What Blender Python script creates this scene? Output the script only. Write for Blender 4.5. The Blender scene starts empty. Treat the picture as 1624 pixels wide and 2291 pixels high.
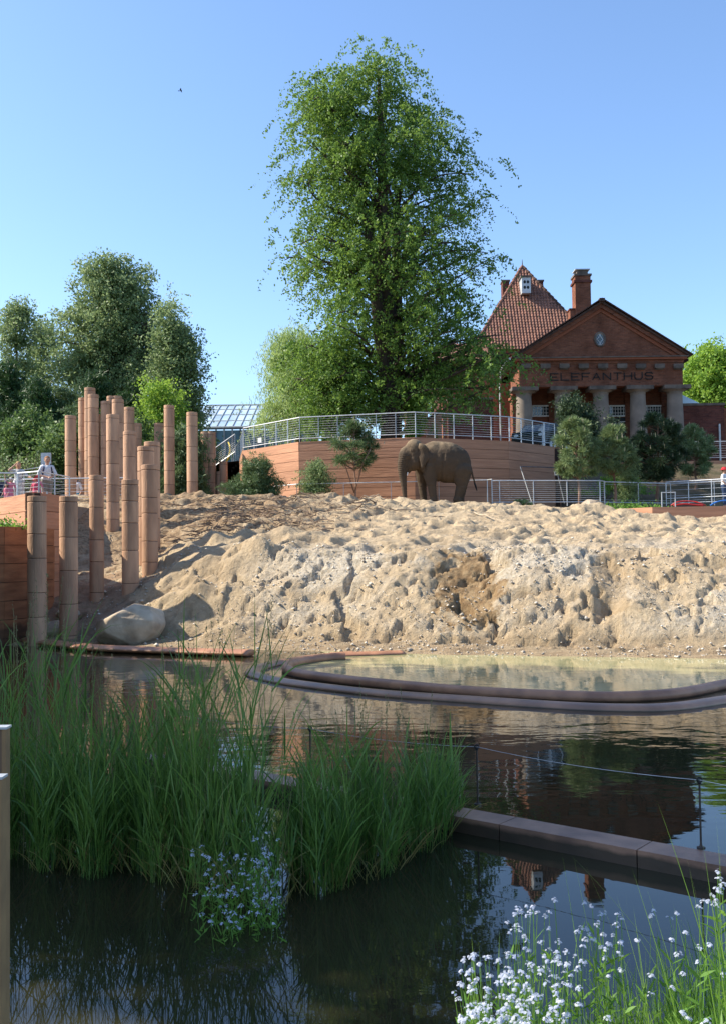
import bpy, bmesh, math, random
import numpy as np
from mathutils import Vector, Matrix, Euler
random.seed(7)
rng = np.random.default_rng(11)
S = bpy.context.scene
COL = S.collection
PI = math.pi

# ------------------------------------------------------------------ camera
# picture coordinates used below: 1624 x 2291, focal length F in those pixels
F = 2230.0; CX = 812.0; CY = 1145.5
EYE = Vector((0, 0, 2.2)); PITCH = math.radians(2.3); ROLL = math.radians(-0.75)
ROT = (Matrix.Rotation(PI/2 + PITCH, 3, 'X') @ Matrix.Rotation(ROLL, 3, 'Z'))
cd = bpy.data.cameras.new('camera'); cam = bpy.data.objects.new('camera', cd); COL.objects.link(cam)
cd.sensor_fit = 'VERTICAL'; cd.sensor_height = 36; cd.lens = F/2291*36; cd.clip_end = 3000; cd.clip_start = 0.05
cam.location = EYE; cam.rotation_euler = ROT.to_euler(); S.camera = cam

# ------------------------------------------------------------------ light
SUN_EL = math.radians(39); SUN_AZ = math.radians(84)      # azimuth counter-clockwise from +Y (the view direction)
SV = Vector((-math.sin(SUN_AZ)*math.cos(SUN_EL), math.cos(SUN_AZ)*math.cos(SUN_EL), math.sin(SUN_EL)))
w = bpy.data.worlds.new('World'); S.world = w; w.use_nodes = True
nt = w.node_tree; bg = nt.nodes['Background']
sky = nt.nodes.new('ShaderNodeTexSky'); sky.sky_type = 'NISHITA'; sky.sun_disc = False
sky.sun_elevation = SUN_EL; sky.sun_rotation = -SUN_AZ
sky.air_density = 1.0; sky.dust_density = 0.8; sky.ozone_density = 5.0; sky.altitude = 0
nt.links.new(sky.outputs[0], bg.inputs[0]); bg.inputs[1].default_value = 0.145
sl = bpy.data.lights.new('sun', 'SUN'); sl.energy = 4.5; sl.angle = math.radians(0.55); sl.color = (1, 0.915, 0.75)
so = bpy.data.objects.new('sun', sl); COL.objects.link(so); so.rotation_euler = SV.to_track_quat('Z', 'Y').to_euler()
vs = S.view_settings; vs.view_transform = 'Standard'; vs.look = 'None'; vs.gamma = 1; vs.use_curve_mapping = False
vs.exposure = 0.97

# ------------------------------------------------------------------ helpers
def ray(px, py): return ROT @ Vector(((px-CX)/F, -(py-CY)/F, -1))
def P(px, py, Y):
    v = ray(px, py); return EYE + v*(Y/v.y)
def PZ(px, py, z):
    v = ray(px, py); return EYE + v*((z-EYE.z)/v.z)
def tag(o, label=None, cat=None, group=None, kind=None):
    if label: o['label'] = label
    if cat: o['category'] = cat
    if group: o['group'] = group
    if kind: o['kind'] = kind
    return o
def empty(name, loc, label, cat, group=None, rz=0):
    o = bpy.data.objects.new(name, None); COL.objects.link(o); o.location = loc; o.rotation_euler = (0, 0, rz)
    o.empty_display_size = .2
    return tag(o, label, cat, group)
def link(name, me, m=None, parent=None, loc=None, smooth=False):
    """geometry is given in world space unless loc is given; a parent empty with no rotation is compensated for"""
    o = bpy.data.objects.new(name, me); COL.objects.link(o)
    if m is not None and len(me.materials) == 0:
        for q in (m if isinstance(m, (list, tuple)) else [m]): me.materials.append(q)
    if smooth: me.polygons.foreach_set('use_smooth', [True]*len(me.polygons))
    if parent is not None:
        o.parent = parent
        if loc is not None: o.location = loc
        elif parent.get('_w', 1):
            o.matrix_parent_inverse = wm(parent).inverted()
    elif loc is not None: o.location = loc
    return o
def wm(o):
    m = Matrix.LocRotScale(o.location, o.rotation_euler, o.scale)
    if o.parent: m = wm(o.parent) @ o.matrix_parent_inverse @ m
    return m
class MB:
    def __init__(s): s.v = []; s.f = []
    def add(s, vs_, fs):
        b = len(s.v); s.v += [tuple(v) for v in vs_]; s.f += [tuple(b+i for i in f) for f in fs]; return s
    def box(s, a, b):
        x0, y0, z0 = a; x1, y1, z1 = b
        return s.hexa([(x0,y0,z0),(x1,y0,z0),(x1,y1,z0),(x0,y1,z0)], [(x0,y0,z1),(x1,y0,z1),(x1,y1,z1),(x0,y1,z1)])
    def hexa(s, lo, hi):
        return s.add(list(lo)+list(hi), [(3,2,1,0),(4,5,6,7),(0,1,5,4),(1,2,6,5),(2,3,7,6),(3,0,4,7)])
    def obox(s, c, ux, uy, uz):
        """box about c with half-vectors"""
        c = Vector(c); ux = Vector(ux); uy = Vector(uy); uz = Vector(uz)
        lo = [c-ux-uy-uz, c+ux-uy-uz, c+ux+uy-uz, c-ux+uy-uz]; hi = [p+2*uz for p in lo]
        return s.hexa(lo, hi)
    def tube(s, pts, r, n=6, cap=True, flat=1.0):
        pts = [Vector(p) for p in pts]; m = len(pts)
        rr = r if isinstance(r, (list, tuple)) else [r]*m
        rings = []; up = Vector((0, 0, 1)); prev = None
        for i, p in enumerate(pts):
            d = (pts[min(i+1, m-1)] - pts[max(i-1, 0)])
            if d.length < 1e-9: d = Vector((0, 0, 1))
            d.normalize()
            if prev is None:
                a = d.cross(up)
                if a.length < 1e-2: a = Vector((1, 0, 0)) - d*d.x
            else: a = prev - d*prev.dot(d)
            a.normalize(); prev = a; b = d.cross(a)
            rings.append([p + a*(math.cos(2*PI*k/n)*rr[i]) + b*(math.sin(2*PI*k/n)*rr[i]*flat) for k in range(n)])
        vs_ = [q for R in rings for q in R]; fs = []
        for i in range(m-1):
            for k in range(n):
                fs.append((i*n+k, i*n+(k+1) % n, (i+1)*n+(k+1) % n, (i+1)*n+k))
        if cap: fs += [tuple(range(n))[::-1], tuple(range((m-1)*n, m*n))]
        return s.add(vs_, fs)
    def ell(s, c, r, n=12, m=8, rot=None):
        c = Vector(c); vs_ = []; fs = []
        for i in range(m+1):
            t = PI*i/m
            for k in range(n):
                a = 2*PI*k/n
                q = Vector((math.sin(t)*math.cos(a)*r[0], math.sin(t)*math.sin(a)*r[1], math.cos(t)*r[2]))
                if rot: q = rot @ q
                vs_.append(c+q)
        for i in range(m):
            for k in range(n): fs.append((i*n+k, (i+1)*n+k, (i+1)*n+(k+1) % n, i*n+(k+1) % n))
        return s.add(vs_, fs)
    def lathe(s, prof, n=20, c=(0, 0, 0)):
        m = len(prof); vs_ = []
        for r, z in prof:
            for k in range(n): vs_.append((c[0]+r*math.cos(2*PI*k/n), c[1]+r*math.sin(2*PI*k/n), c[2]+z))
        fs = [(i*n+k, i*n+(k+1) % n, (i+1)*n+(k+1) % n, (i+1)*n+k) for i in range(m-1) for k in range(n)]
        fs += [tuple(range(n))[::-1], tuple(range((m-1)*n, m*n))]
        return s.add(vs_, fs)
    def quad(s, a, b, c, d): return s.add([a, b, c, d], [(0, 1, 2, 3)])
    def mesh(s, name='m'):
        me = bpy.data.meshes.new(name); me.from_pydata(s.v, [], s.f); me.update(); return me
    def build(s, name, m, parent=None, loc=None, smooth=False):
        return link(name, s.mesh(name), m, parent, loc, smooth)
def np_mesh(name, V, Fq, smooth=False, mi=None):
    """V (n,3), Fq (m,k) constant polygon size"""
    me = bpy.data.meshes.new(name); n, k = Fq.shape
    me.vertices.add(len(V)); me.vertices.foreach_set('co', np.ascontiguousarray(V, dtype=np.float32).ravel())
    me.loops.add(n*k); me.loops.foreach_set('vertex_index', np.ascontiguousarray(Fq, dtype=np.int32).ravel())
    me.polygons.add(n); me.polygons.foreach_set('loop_start', np.arange(0, n*k, k, dtype=np.int32))
    me.polygons.foreach_set('loop_total', np.full(n, k, dtype=np.int32))
    if smooth: me.polygons.foreach_set('use_smooth', np.ones(n, dtype=bool))
    if mi is not None: me.polygons.foreach_set('material_index', mi.astype(np.int32))
    me.update(calc_edges=True); return me

# vectorised gradient noise
def perlin(x, y, seed=0):
    xi = np.floor(x).astype(np.int64); yi = np.floor(y).astype(np.int64); xf = x-xi; yf = y-yi
    def g(ix, iy, dx, dy):
        h = (ix*374761393 + iy*668265263 + seed*1442695041) & 0xffffffff
        h = ((h ^ (h >> 13))*1274126177) & 0xffffffff; h = h ^ (h >> 16)
        a = (h & 0xffff)/65536.0*2*np.pi
        return np.cos(a)*dx + np.sin(a)*dy
    u = xf*xf*xf*(xf*(xf*6-15)+10); v = yf*yf*yf*(yf*(yf*6-15)+10)
    a = g(xi, yi, xf, yf); b = g(xi+1, yi, xf-1, yf); c = g(xi, yi+1, xf, yf-1); d = g(xi+1, yi+1, xf-1, yf-1)
    return (a*(1-u)+b*u)*(1-v) + (c*(1-u)+d*u)*v
def fbm(x, y, seed=0, o=4, g=.5):
    r = 0; a = 1
    for i in range(o): r = r + a*perlin(x*2**i, y*2**i, seed+i*17); a *= g
    return r
def sstep(a, b, x):
    t = np.clip((x-a)/(b-a), 0, 1); return t*t*(3-2*t)

# ------------------------------------------------------------------ materials
def newmat(name):
    m = bpy.data.materials.new(name); m.use_nodes = True
    return m, m.node_tree.nodes, m.node_tree.links, m.node_tree.nodes['Principled BSDF']
def mat(name, c1, c2=None, rough=.8, scale=5, bump=0, bscale=None, metal=0, stretch=(1, 1, 1), rnd=0, spec=.3, det=6, lo=.35, hi=.65, coords='Object'):
    m, N, L, B = newmat(name)
    B.inputs['Roughness'].default_value = rough; B.inputs['Metallic'].default_value = metal
    B.inputs['Specular IOR Level'].default_value = spec
    c2 = c2 or tuple(c*.75 for c in c1)
    tc = N.new('ShaderNodeTexCoord'); mp = N.new('ShaderNodeMapping'); mp.inputs['Scale'].default_value = stretch
    if coords == 'World':
        ge = N.new('ShaderNodeNewGeometry'); L.new(ge.outputs['Position'], mp.inputs[0])
    else: L.new(tc.outputs[coords], mp.inputs[0])
    no = N.new('ShaderNodeTexNoise'); no.inputs['Scale'].default_value = scale; no.inputs['Detail'].default_value = det
    L.new(mp.outputs[0], no.inputs[0])
    mr = N.new('ShaderNodeMapRange'); mr.inputs[1].default_value = lo; mr.inputs[2].default_value = hi
    L.new(no.outputs['Fac'], mr.inputs[0])
    mx = N.new('ShaderNodeMix'); mx.data_type = 'RGBA'; mx.inputs[6].default_value = (*c1, 1); mx.inputs[7].default_value = (*c2, 1)
    L.new(mr.outputs[0], mx.inputs[0]); out = mx.outputs[2]
    if rnd:
        oi = N.new('ShaderNodeObjectInfo'); m2 = N.new('ShaderNodeMapRange'); m2.inputs[3].default_value = 1-rnd; m2.inputs[4].default_value = 1+rnd
        L.new(oi.outputs['Random'], m2.inputs[0])
        hv = N.new('ShaderNodeHueSaturation'); L.new(m2.outputs[0], hv.inputs['Value']); L.new(out, hv.inputs['Color']); out = hv.outputs[0]
    L.new(out, B.inputs['Base Color'])
    if bump:
        n2 = N.new('ShaderNodeTexNoise'); n2.inputs['Scale'].default_value = bscale or scale*4; n2.inputs['Detail'].default_value = 5
        L.new(mp.outputs[0], n2.inputs[0]); bp = N.new('ShaderNodeBump'); bp.inputs['Distance'].default_value = bump; bp.inputs['Strength'].default_value = .9
        L.new(n2.outputs['Fac'], bp.inputs['Height']); L.new(bp.outputs[0], B.inputs['Normal'])
    return m
def leafmat(name, c1, c2, trans=.35, rough=.5, spec=.3, nscale=.5):
    m, N, L, B = newmat(name)
    B.inputs['Roughness'].default_value = rough; B.inputs['Specular IOR Level'].default_value = spec
    ge = N.new('ShaderNodeNewGeometry'); mx = N.new('ShaderNodeMix'); mx.data_type = 'RGBA'
    mx.inputs[6].default_value = (*c1, 1); mx.inputs[7].default_value = (*c2, 1)
    no = N.new('ShaderNodeTexNoise'); no.inputs['Scale'].default_value = nscale; L.new(ge.outputs['Position'], no.inputs[0])
    ad = N.new('ShaderNodeMath'); ad.operation = 'ADD'; L.new(ge.outputs['Random Per Island'], ad.inputs[0]); L.new(no.outputs[0], ad.inputs[1])
    mr = N.new('ShaderNodeMapRange'); mr.inputs[1].default_value = .3; mr.inputs[2].default_value = 1.3; L.new(ad.outputs[0], mr.inputs[0])
    L.new(mr.outputs[0], mx.inputs[0]); L.new(mx.outputs[2], B.inputs['Base Color'])
    tr = N.new('ShaderNodeBsdfTranslucent')
    hs = N.new('ShaderNodeHueSaturation'); hs.inputs['Value'].default_value = 1.5; hs.inputs['Hue'].default_value = .485
    L.new(mx.outputs[2], hs.inputs['Color']); L.new(hs.outputs[0], tr.inputs['Color'])
    ms = N.new('ShaderNodeMixShader'); ms.inputs[0].default_value = trans
    L.new(B.outputs[0], ms.inputs[1]); L.new(tr.outputs[0], ms.inputs[2]); L.new(ms.outputs[0], N['Material Output'].inputs[0])
    return m
def brickmat(name, c1, c2, mortar, s=1.0, dark=None):
    m, N, L, B = newmat(name); B.inputs['Roughness'].default_value = .9; B.inputs['Specular IOR Level'].default_value = .15
    ge = N.new('ShaderNodeNewGeometry'); sp = N.new('ShaderNodeSeparateXYZ'); L.new(ge.outputs['Position'], sp.inputs[0])
    ad = N.new('ShaderNodeMath'); ad.operation = 'ADD'; L.new(sp.outputs[0], ad.inputs[0]); L.new(sp.outputs[1], ad.inputs[1])
    cb = N.new('ShaderNodeCombineXYZ'); L.new(ad.outputs[0], cb.inputs[0]); L.new(sp.outputs[2], cb.inputs[1])
    bk = N.new('ShaderNodeTexBrick'); bk.inputs['Color1'].default_value = (*c1, 1); bk.inputs['Color2'].default_value = (*c2, 1)
    bk.inputs['Mortar'].default_value = (*mortar, 1); bk.inputs['Scale'].default_value = 1
    bk.inputs['Brick Width'].default_value = .24*s; bk.inputs['Row Height'].default_value = .085*s; bk.inputs['Mortar Size'].default_value = .007*s
    L.new(cb.outputs[0], bk.inputs['Vector'])
    no = N.new('ShaderNodeTexNoise'); no.inputs['Scale'].default_value = .9; no.inputs['Detail'].default_value = 9; no.inputs['Roughness'].default_value = .7
    L.new(ge.outputs['Position'], no.inputs[0])
    mr = N.new('ShaderNodeMapRange'); mr.inputs[1].default_value = .45; mr.inputs[2].default_value = .75; L.new(no.outputs[0], mr.inputs[0])
    mx = N.new('ShaderNodeMix'); mx.data_type = 'RGBA'; mx.inputs[7].default_value = (*(dark or tuple(c*.35 for c in c1)), 1)
    L.new(bk.outputs[0], mx.inputs[6]); L.new(mr.outputs[0], mx.inputs[0])
    # single dark burnt bricks
    mp = N.new('ShaderNodeMapping'); mp.inputs['Scale'].default_value = (2.2, 2.2, 9); L.new(ge.outputs['Position'], mp.inputs[0])
    n3 = N.new('ShaderNodeTexNoise'); n3.inputs['Scale'].default_value = 1.3; n3.inputs['Detail'].default_value = 2; L.new(mp.outputs[0], n3.inputs[0])
    r3 = N.new('ShaderNodeMapRange'); r3.inputs[1].default_value = .58; r3.inputs[2].default_value = .7; r3.inputs[4].default_value = .6; L.new(n3.outputs[0], r3.inputs[0])
    m3 = N.new('ShaderNodeMix'); m3.data_type = 'RGBA'; m3.inputs[7].default_value = (c1[0]*.2, c1[1]*.3, c1[2]*.4, 1)
    L.new(mx.outputs[2], m3.inputs[6]); L.new(r3.outputs[0], m3.inputs[0])
    L.new(m3.outputs[2], B.inputs['Base Color'])
    bp = N.new('ShaderNodeBump'); bp.inputs['Distance'].default_value = .01; L.new(bk.outputs['Fac'], bp.inputs['Height']); bp.invert = True
    L.new(bp.outputs[0], B.inputs['Normal']); return m
def watermat(name, base, base2, wave, fine, rough=.015):
    m, N, L, B = newmat(name)
    B.inputs['Roughness'].default_value = rough; B.inputs['IOR'].default_value = 1.33; B.inputs['Specular IOR Level'].default_value = .75
    ge = N.new('ShaderNodeNewGeometry')
    no = N.new('ShaderNodeTexNoise'); no.inputs['Scale'].default_value = .6; no.inputs['Detail'].default_value = 5; L.new(ge.outputs['Position'], no.inputs[0])
    mx = N.new('ShaderNodeMix'); mx.data_type = 'RGBA'; mx.inputs[6].default_value = (*base, 1); mx.inputs[7].default_value = (*base2, 1)
    mr = N.new('ShaderNodeMapRange'); mr.inputs[1].default_value = .35; mr.inputs[2].default_value = .65; L.new(no.outputs[0], mr.inputs[0])
    L.new(mr.outputs[0], mx.inputs[0]); L.new(mx.outputs[2], B.inputs['Base Color'])
    mp = N.new('ShaderNodeMapping'); mp.inputs['Scale'].default_value = (1.0, 1.6, 1); mp.inputs['Rotation'].default_value = (0, 0, .25)
    L.new(ge.outputs['Position'], mp.inputs[0])
    n1 = N.new('ShaderNodeTexNoise'); n1.inputs['Scale'].default_value = 1.6; n1.inputs['Detail'].default_value = 2; L.new(mp.outputs[0], n1.inputs[0])
    n2 = N.new('ShaderNodeTexNoise'); n2.inputs['Scale'].default_value = 7; n2.inputs['Detail'].default_value = 2; L.new(mp.outputs[0], n2.inputs[0])
    # breeze patches: ripples are stronger out on open water (large soft noise)
    n3 = N.new('ShaderNodeTexNoise'); n3.inputs['Scale'].default_value = .35; L.new(ge.outputs['Position'], n3.inputs[0])
    r3 = N.new('ShaderNodeMapRange'); r3.inputs[1].default_value = .4; r3.inputs[2].default_value = .65; r3.inputs[3].default_value = .25; r3.inputs[4].default_value = 1.0
    L.new(n3.outputs[0], r3.inputs[0])
    sp = N.new('ShaderNodeSeparateXYZ'); L.new(ge.outputs['Position'], sp.inputs[0])
    r4 = N.new('ShaderNodeMapRange'); r4.inputs[1].default_value = 7; r4.inputs[2].default_value = 10; r4.inputs[3].default_value = .16; r4.inputs[4].default_value = 1.0
    L.new(sp.outputs[1], r4.inputs[0])
    ml = N.new('ShaderNodeMath'); ml.operation = 'MULTIPLY'; L.new(r3.outputs[0], ml.inputs[0]); L.new(r4.outputs[0], ml.inputs[1])
    b1 = N.new('ShaderNodeBump'); b1.inputs['Distance'].default_value = wave; L.new(n1.outputs[0], b1.inputs['Height']); L.new(ml.outputs[0], b1.inputs['Strength'])
    b2 = N.new('ShaderNodeBump'); b2.inputs['Distance'].default_value = fine; L.new(n2.outputs[0], b2.inputs['Height']); L.new(ml.outputs[0], b2.inputs['Strength'])
    L.new(b1.outputs[0], b2.inputs['Normal']); L.new(b2.outputs[0], B.inputs['Normal'])
    return m
M = {}
M['brick'] = brickmat('brick', (.27, .10, .056), (.19, .07, .042), (.18, .125, .095))
M['brick_dark'] = brickmat('dark_brick', (.16, .055, .04), (.11, .04, .032), (.12, .08, .07))
M['brick_orange'] = mat('orange_brick_trim', (.32, .115, .06), (.22, .075, .045), rough=.9, scale=12, bump=.01, stretch=(1, 1, 5), coords='World')
M['tile'] = mat('roof_tile', (.30, .14, .095), (.15, .075, .055), rough=.75, scale=3, coords='World', bump=.004)
M['tile_dark'] = mat('old_roof_tile', (.10, .055, .04), (.05, .032, .026), rough=.85, scale=6, coords='World', bump=.01)
M['col'] = mat('stone_column', (.24, .195, .16), (.15, .125, .105), rough=.85, scale=1.2, bump=.01, bscale=20, coords='World')
M['stone_dark'] = mat('weathered_stone', (.17, .135, .11), (.08, .065, .055), rough=.9, scale=2, bump=.01, coords='World')
M['letter'] = mat('iron_lettering', (.02, .015, .013), rough=.6)
M['white'] = mat('white_paint', (.75, .76, .74), (.6, .6, .58), rough=.5, scale=2)
M['white_metal'] = mat('white_zinc', (.55, .57, .58), (.4, .42, .43), rough=.45, scale=2, metal=.2)
M['glass'] = mat('dark_glass', (.03, .04, .045), (.05, .065, .07), rough=.05, spec=.8)
M['door'] = mat('dark_door', (.02, .025, .026), rough=.5)
M['steel'] = mat('galvanised_steel', (.55, .57, .6), (.42, .44, .47), rough=.4, metal=.55, scale=8, coords='World')
M['steel_dark'] = mat('grey_steel', (.16, .17, .19), (.10, .11, .12), rough=.5, metal=.5, scale=8, coords='World')
M['rail'] = mat('pale_handrail', (.66, .67, .68), (.5, .51, .53), rough=.35, metal=.25, scale=8, coords='World')
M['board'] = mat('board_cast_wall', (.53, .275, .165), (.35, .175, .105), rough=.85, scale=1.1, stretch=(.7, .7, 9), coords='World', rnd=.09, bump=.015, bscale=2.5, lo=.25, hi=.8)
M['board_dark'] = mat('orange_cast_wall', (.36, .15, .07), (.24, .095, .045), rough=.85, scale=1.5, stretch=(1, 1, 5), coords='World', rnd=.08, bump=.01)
M['pole'] = mat('terracotta_concrete', (.50, .30, .19), (.34, .20, .13), rough=.85, scale=2.2, coords='World', rnd=.14, bump=.012, bscale=14, stretch=(2.2, 2.2, .5), det=9, lo=.38, hi=.72)
M['stain'] = None
M['groove'] = mat('dark_joint', (.07, .04, .03), rough=.9)
M['rim'] = mat('cast_rim', (.50, .235, .125), (.30, .14, .08), rough=.45, scale=3, coords='World', bump=.004, spec=.5)
M['rim_wet'] = mat('wet_rim', (.46, .23, .13), (.27, .14, .085), rough=.38, scale=2, coords='World', bump=.006, spec=.6)
M['dam'] = mat('dam_concrete', (.40, .215, .135), (.20, .11, .075), rough=.45, scale=3.2, coords='World', bump=.004, spec=.5)
M['bark'] = mat('bark', (.085, .06, .045), (.04, .03, .024), rough=.95, scale=3, stretch=(1, 1, .25), coords='World', bump=.04, bscale=6)
M['bark_pine'] = mat('pine_bark', (.30, .18, .12), (.18, .11, .08), rough=.95, scale=6, stretch=(1, 1, .4), coords='World', bump=.02)
M['twig'] = mat('dry_twig', (.24, .17, .12), (.13, .09, .065), rough=.9, scale=5, coords='World')
M['stick'] = mat('bleached_stick', (.52, .42, .30), (.36, .28, .2), rough=.85, scale=6, coords='World')
M['soil'] = mat('planting_soil', (.15, .10, .06), (.07, .05, .033), rough=1, scale=2.5, coords='World', bump=.05, bscale=9)
M['grass_ground'] = mat('grassy_ground', (.075, .065, .03), (.15, .105, .065), rough=1, scale=1.2, coords='World', bump=.05, bscale=9)
M['paving'] = mat('terrace_paving', (.22, .19, .16), (.16, .14, .12), rough=.9, scale=1, coords='World', bump=.01)
M['leaf_main'] = leafmat('ginkgo_leaf', (.045, .105, .018), (.145, .25, .045), trans=.4, nscale=.35)
M['leaf_dark'] = leafmat('dark_leaf', (.045, .095, .025), (.12, .20, .06), trans=.3, nscale=.3)
M['leaf_grey'] = leafmat('grey_green_leaf', (.08, .14, .05), (.23, .31, .14), trans=.35, nscale=.3)
M['leaf_bright'] = leafmat('bright_leaf', (.13, .26, .03), (.24, .38, .06), trans=.42)
M['leaf_willow'] = leafmat('willow_leaf', (.20, .30, .09), (.34, .44, .17), trans=.42)
M['leaf_con'] = leafmat('conifer_leaf', (.02, .052, .018), (.045, .10, .028), trans=.15)
M['leaf_spruce'] = leafmat('spruce_leaf', (.055, .105, .045), (.12, .18, .07), trans=.2)
M['leaf_pine'] = leafmat('pine_needle', (.055, .10, .035), (.21, .28, .12), trans=.2)
M['leaf_pine_dark'] = leafmat('deep_pine_needle', (.018, .04, .018), (.05, .085, .035), trans=.15)
M['candle'] = mat('pine_candle', (.5, .45, .28), rough=.8)
M['reed'] = leafmat('reed_leaf', (.035, .10, .018), (.15, .26, .05), trans=.35, rough=.4, spec=.4, nscale=1.2)
M['reed_dry'] = leafmat('dry_reed', (.30, .22, .08), (.2, .2, .05), trans=.3)
M['seed'] = leafmat('seed_head', (.14, .15, .06), (.24, .21, .1), trans=.3)
M['herb'] = leafmat('herb_leaf', (.07, .17, .025), (.15, .30, .05), trans=.4)
M['petal'] = leafmat('pale_blue_petal', (.40, .45, .62), (.58, .60, .68), trans=.25)
M['petal_eye'] = mat('yellow_eye', (.75, .6, .15))
M['rock'] = mat('granite_boulder', (.60, .49, .36), (.30, .23, .165), rough=.85, scale=1.6, coords='World', bump=.02, bscale=9)
M['pebble'] = mat('pale_pebble', (.60, .55, .48), (.36, .31, .25), rough=.85, scale=7, coords='World', lo=.42, hi=.58)
M['hose_red'] = mat('red_hose', (.6, .04, .03), rough=.4); M['hose_blue'] = mat('blue_hose', (.05, .2, .6), rough=.4)
M['hose_yellow'] = mat('yellow_hose', (.65, .5, .08), rough=.45)
M['ghroof'] = mat('greenhouse_glass', (.38, .50, .60), (.55, .66, .74), rough=.12, scale=.9, spec=.7, rnd=.18)
M['ghwall'] = mat('greenhouse_wall_glass', (.07, .15, .19), (.12, .22, .27), rough=.08, scale=.7, spec=.7, rnd=.2)
M['ghframe'] = mat('greenhouse_frame', (.30, .34, .34), rough=.5)
M['postwood'] = mat('weathered_post', (.21, .135, .085), (.15, .095, .062), rough=.8, scale=9, stretch=(1, 1, .1), coords='World', bump=.003)
M['postedge'] = mat('pale_post_edge', (.30, .19, .09), (.22, .14, .07), rough=.8, scale=9, coords='World')
M['black'] = mat('black_fitting', (.015, .015, .016), rough=.5)
M['rusty'] = mat('rusted_rod', (.10, .075, .06), (.06, .05, .045), rough=.6, metal=.4, scale=20)

def stain_low(m, z, k):
    """dark waterline stain on everything below height z"""
    N = m.node_tree.nodes; L = m.node_tree.links; B = N['Principled BSDF']; src = B.inputs['Base Color'].links[0].from_socket
    ge = N.new('ShaderNodeNewGeometry'); sp = N.new('ShaderNodeSeparateXYZ'); L.new(ge.outputs['Position'], sp.inputs[0])
    no = N.new('ShaderNodeTexNoise'); no.inputs['Scale'].default_value = 5; no.inputs['Detail'].default_value = 6; L.new(ge.outputs['Position'], no.inputs[0])
    a = N.new('ShaderNodeMath'); a.operation = 'MULTIPLY_ADD'; a.inputs[1].default_value = z*.8; L.new(no.outputs[0], a.inputs[0]); L.new(sp.outputs[2], a.inputs[2])
    r = N.new('ShaderNodeMapRange'); r.inputs[1].default_value = z*1.55; r.inputs[2].default_value = z*1.2; r.inputs[3].default_value = 0; r.inputs[4].default_value = k; L.new(a.outputs[0], r.inputs[0])
    x = N.new('ShaderNodeMix'); x.data_type = 'RGBA'; x.inputs[7].default_value = (.035, .03, .02, 1); L.new(r.outputs[0], x.inputs[0]); L.new(src, x.inputs[6]); L.new(x.outputs[2], B.inputs['Base Color'])
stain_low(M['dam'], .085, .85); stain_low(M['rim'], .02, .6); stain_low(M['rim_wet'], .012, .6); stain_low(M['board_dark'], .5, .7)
# ------------------------------------------------------------------ the sand bank
def ys_(x): return np.interp(x, [-20, -7.3, -2.1, 1.8, 7.1, 20], [25.4, 24.7, 22.7, 21.15, 19.7, 17.6])
def sand_base(x, y):
    ys = ys_(x) + .12*perlin(x*.9, x*0, 5)*2
    w22 = np.interp(x, [-11, -10, -9, -7.5, -6.1, -4.6, -2.5, 0, 9, 20], [3.5, 5.0, 7.0, 7.0, 6.0, 4.6, 3.9, 3.7, 3.9, 4.4])
    y22 = ys + w22 + .5*perlin(x*.45, y*.2, 3)
    zc = np.interp(x, [-12, -8, -3, 2, 5, 8, 11, 14, 20], [4.55, 4.55, 4.45, 4.12, 3.95, 3.68, 3.22, 3.05, 2.95])
    yc = np.interp(x, [-12, -3, 2, 8, 14, 20], [39, 38.5, 37.8, 37, 35.5, 34])
    z = np.where(y < ys, (y-ys)*.35, 0)
    z = np.where((y >= ys) & (y < ys+1.1), (y-ys)/1.1*.16, z)
    t = np.clip((y-ys-1.1)/(y22-ys-1.1), 0, 1); tt = t**.8*(1-.25*np.sin(t*PI)*0)
    z = np.where(y >= ys+1.1, .16 + (2.04)*tt, z)
    t2 = np.clip((y-y22)/(yc-y22), 0, 1)
    z = z + (zc-2.2)*(t2 - .06*np.sin(t2*PI))
    t3 = np.clip((y-yc)/3, 0, 1); z = z - .2*t3
    steep = sstep(ys+.6, ys+1.6, y)*(1-sstep(y22-.3, y22+1.0, y))
    upper = sstep(y22-.5, y22+1.5, y)
    return z, steep, upper, ys, y22
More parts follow.
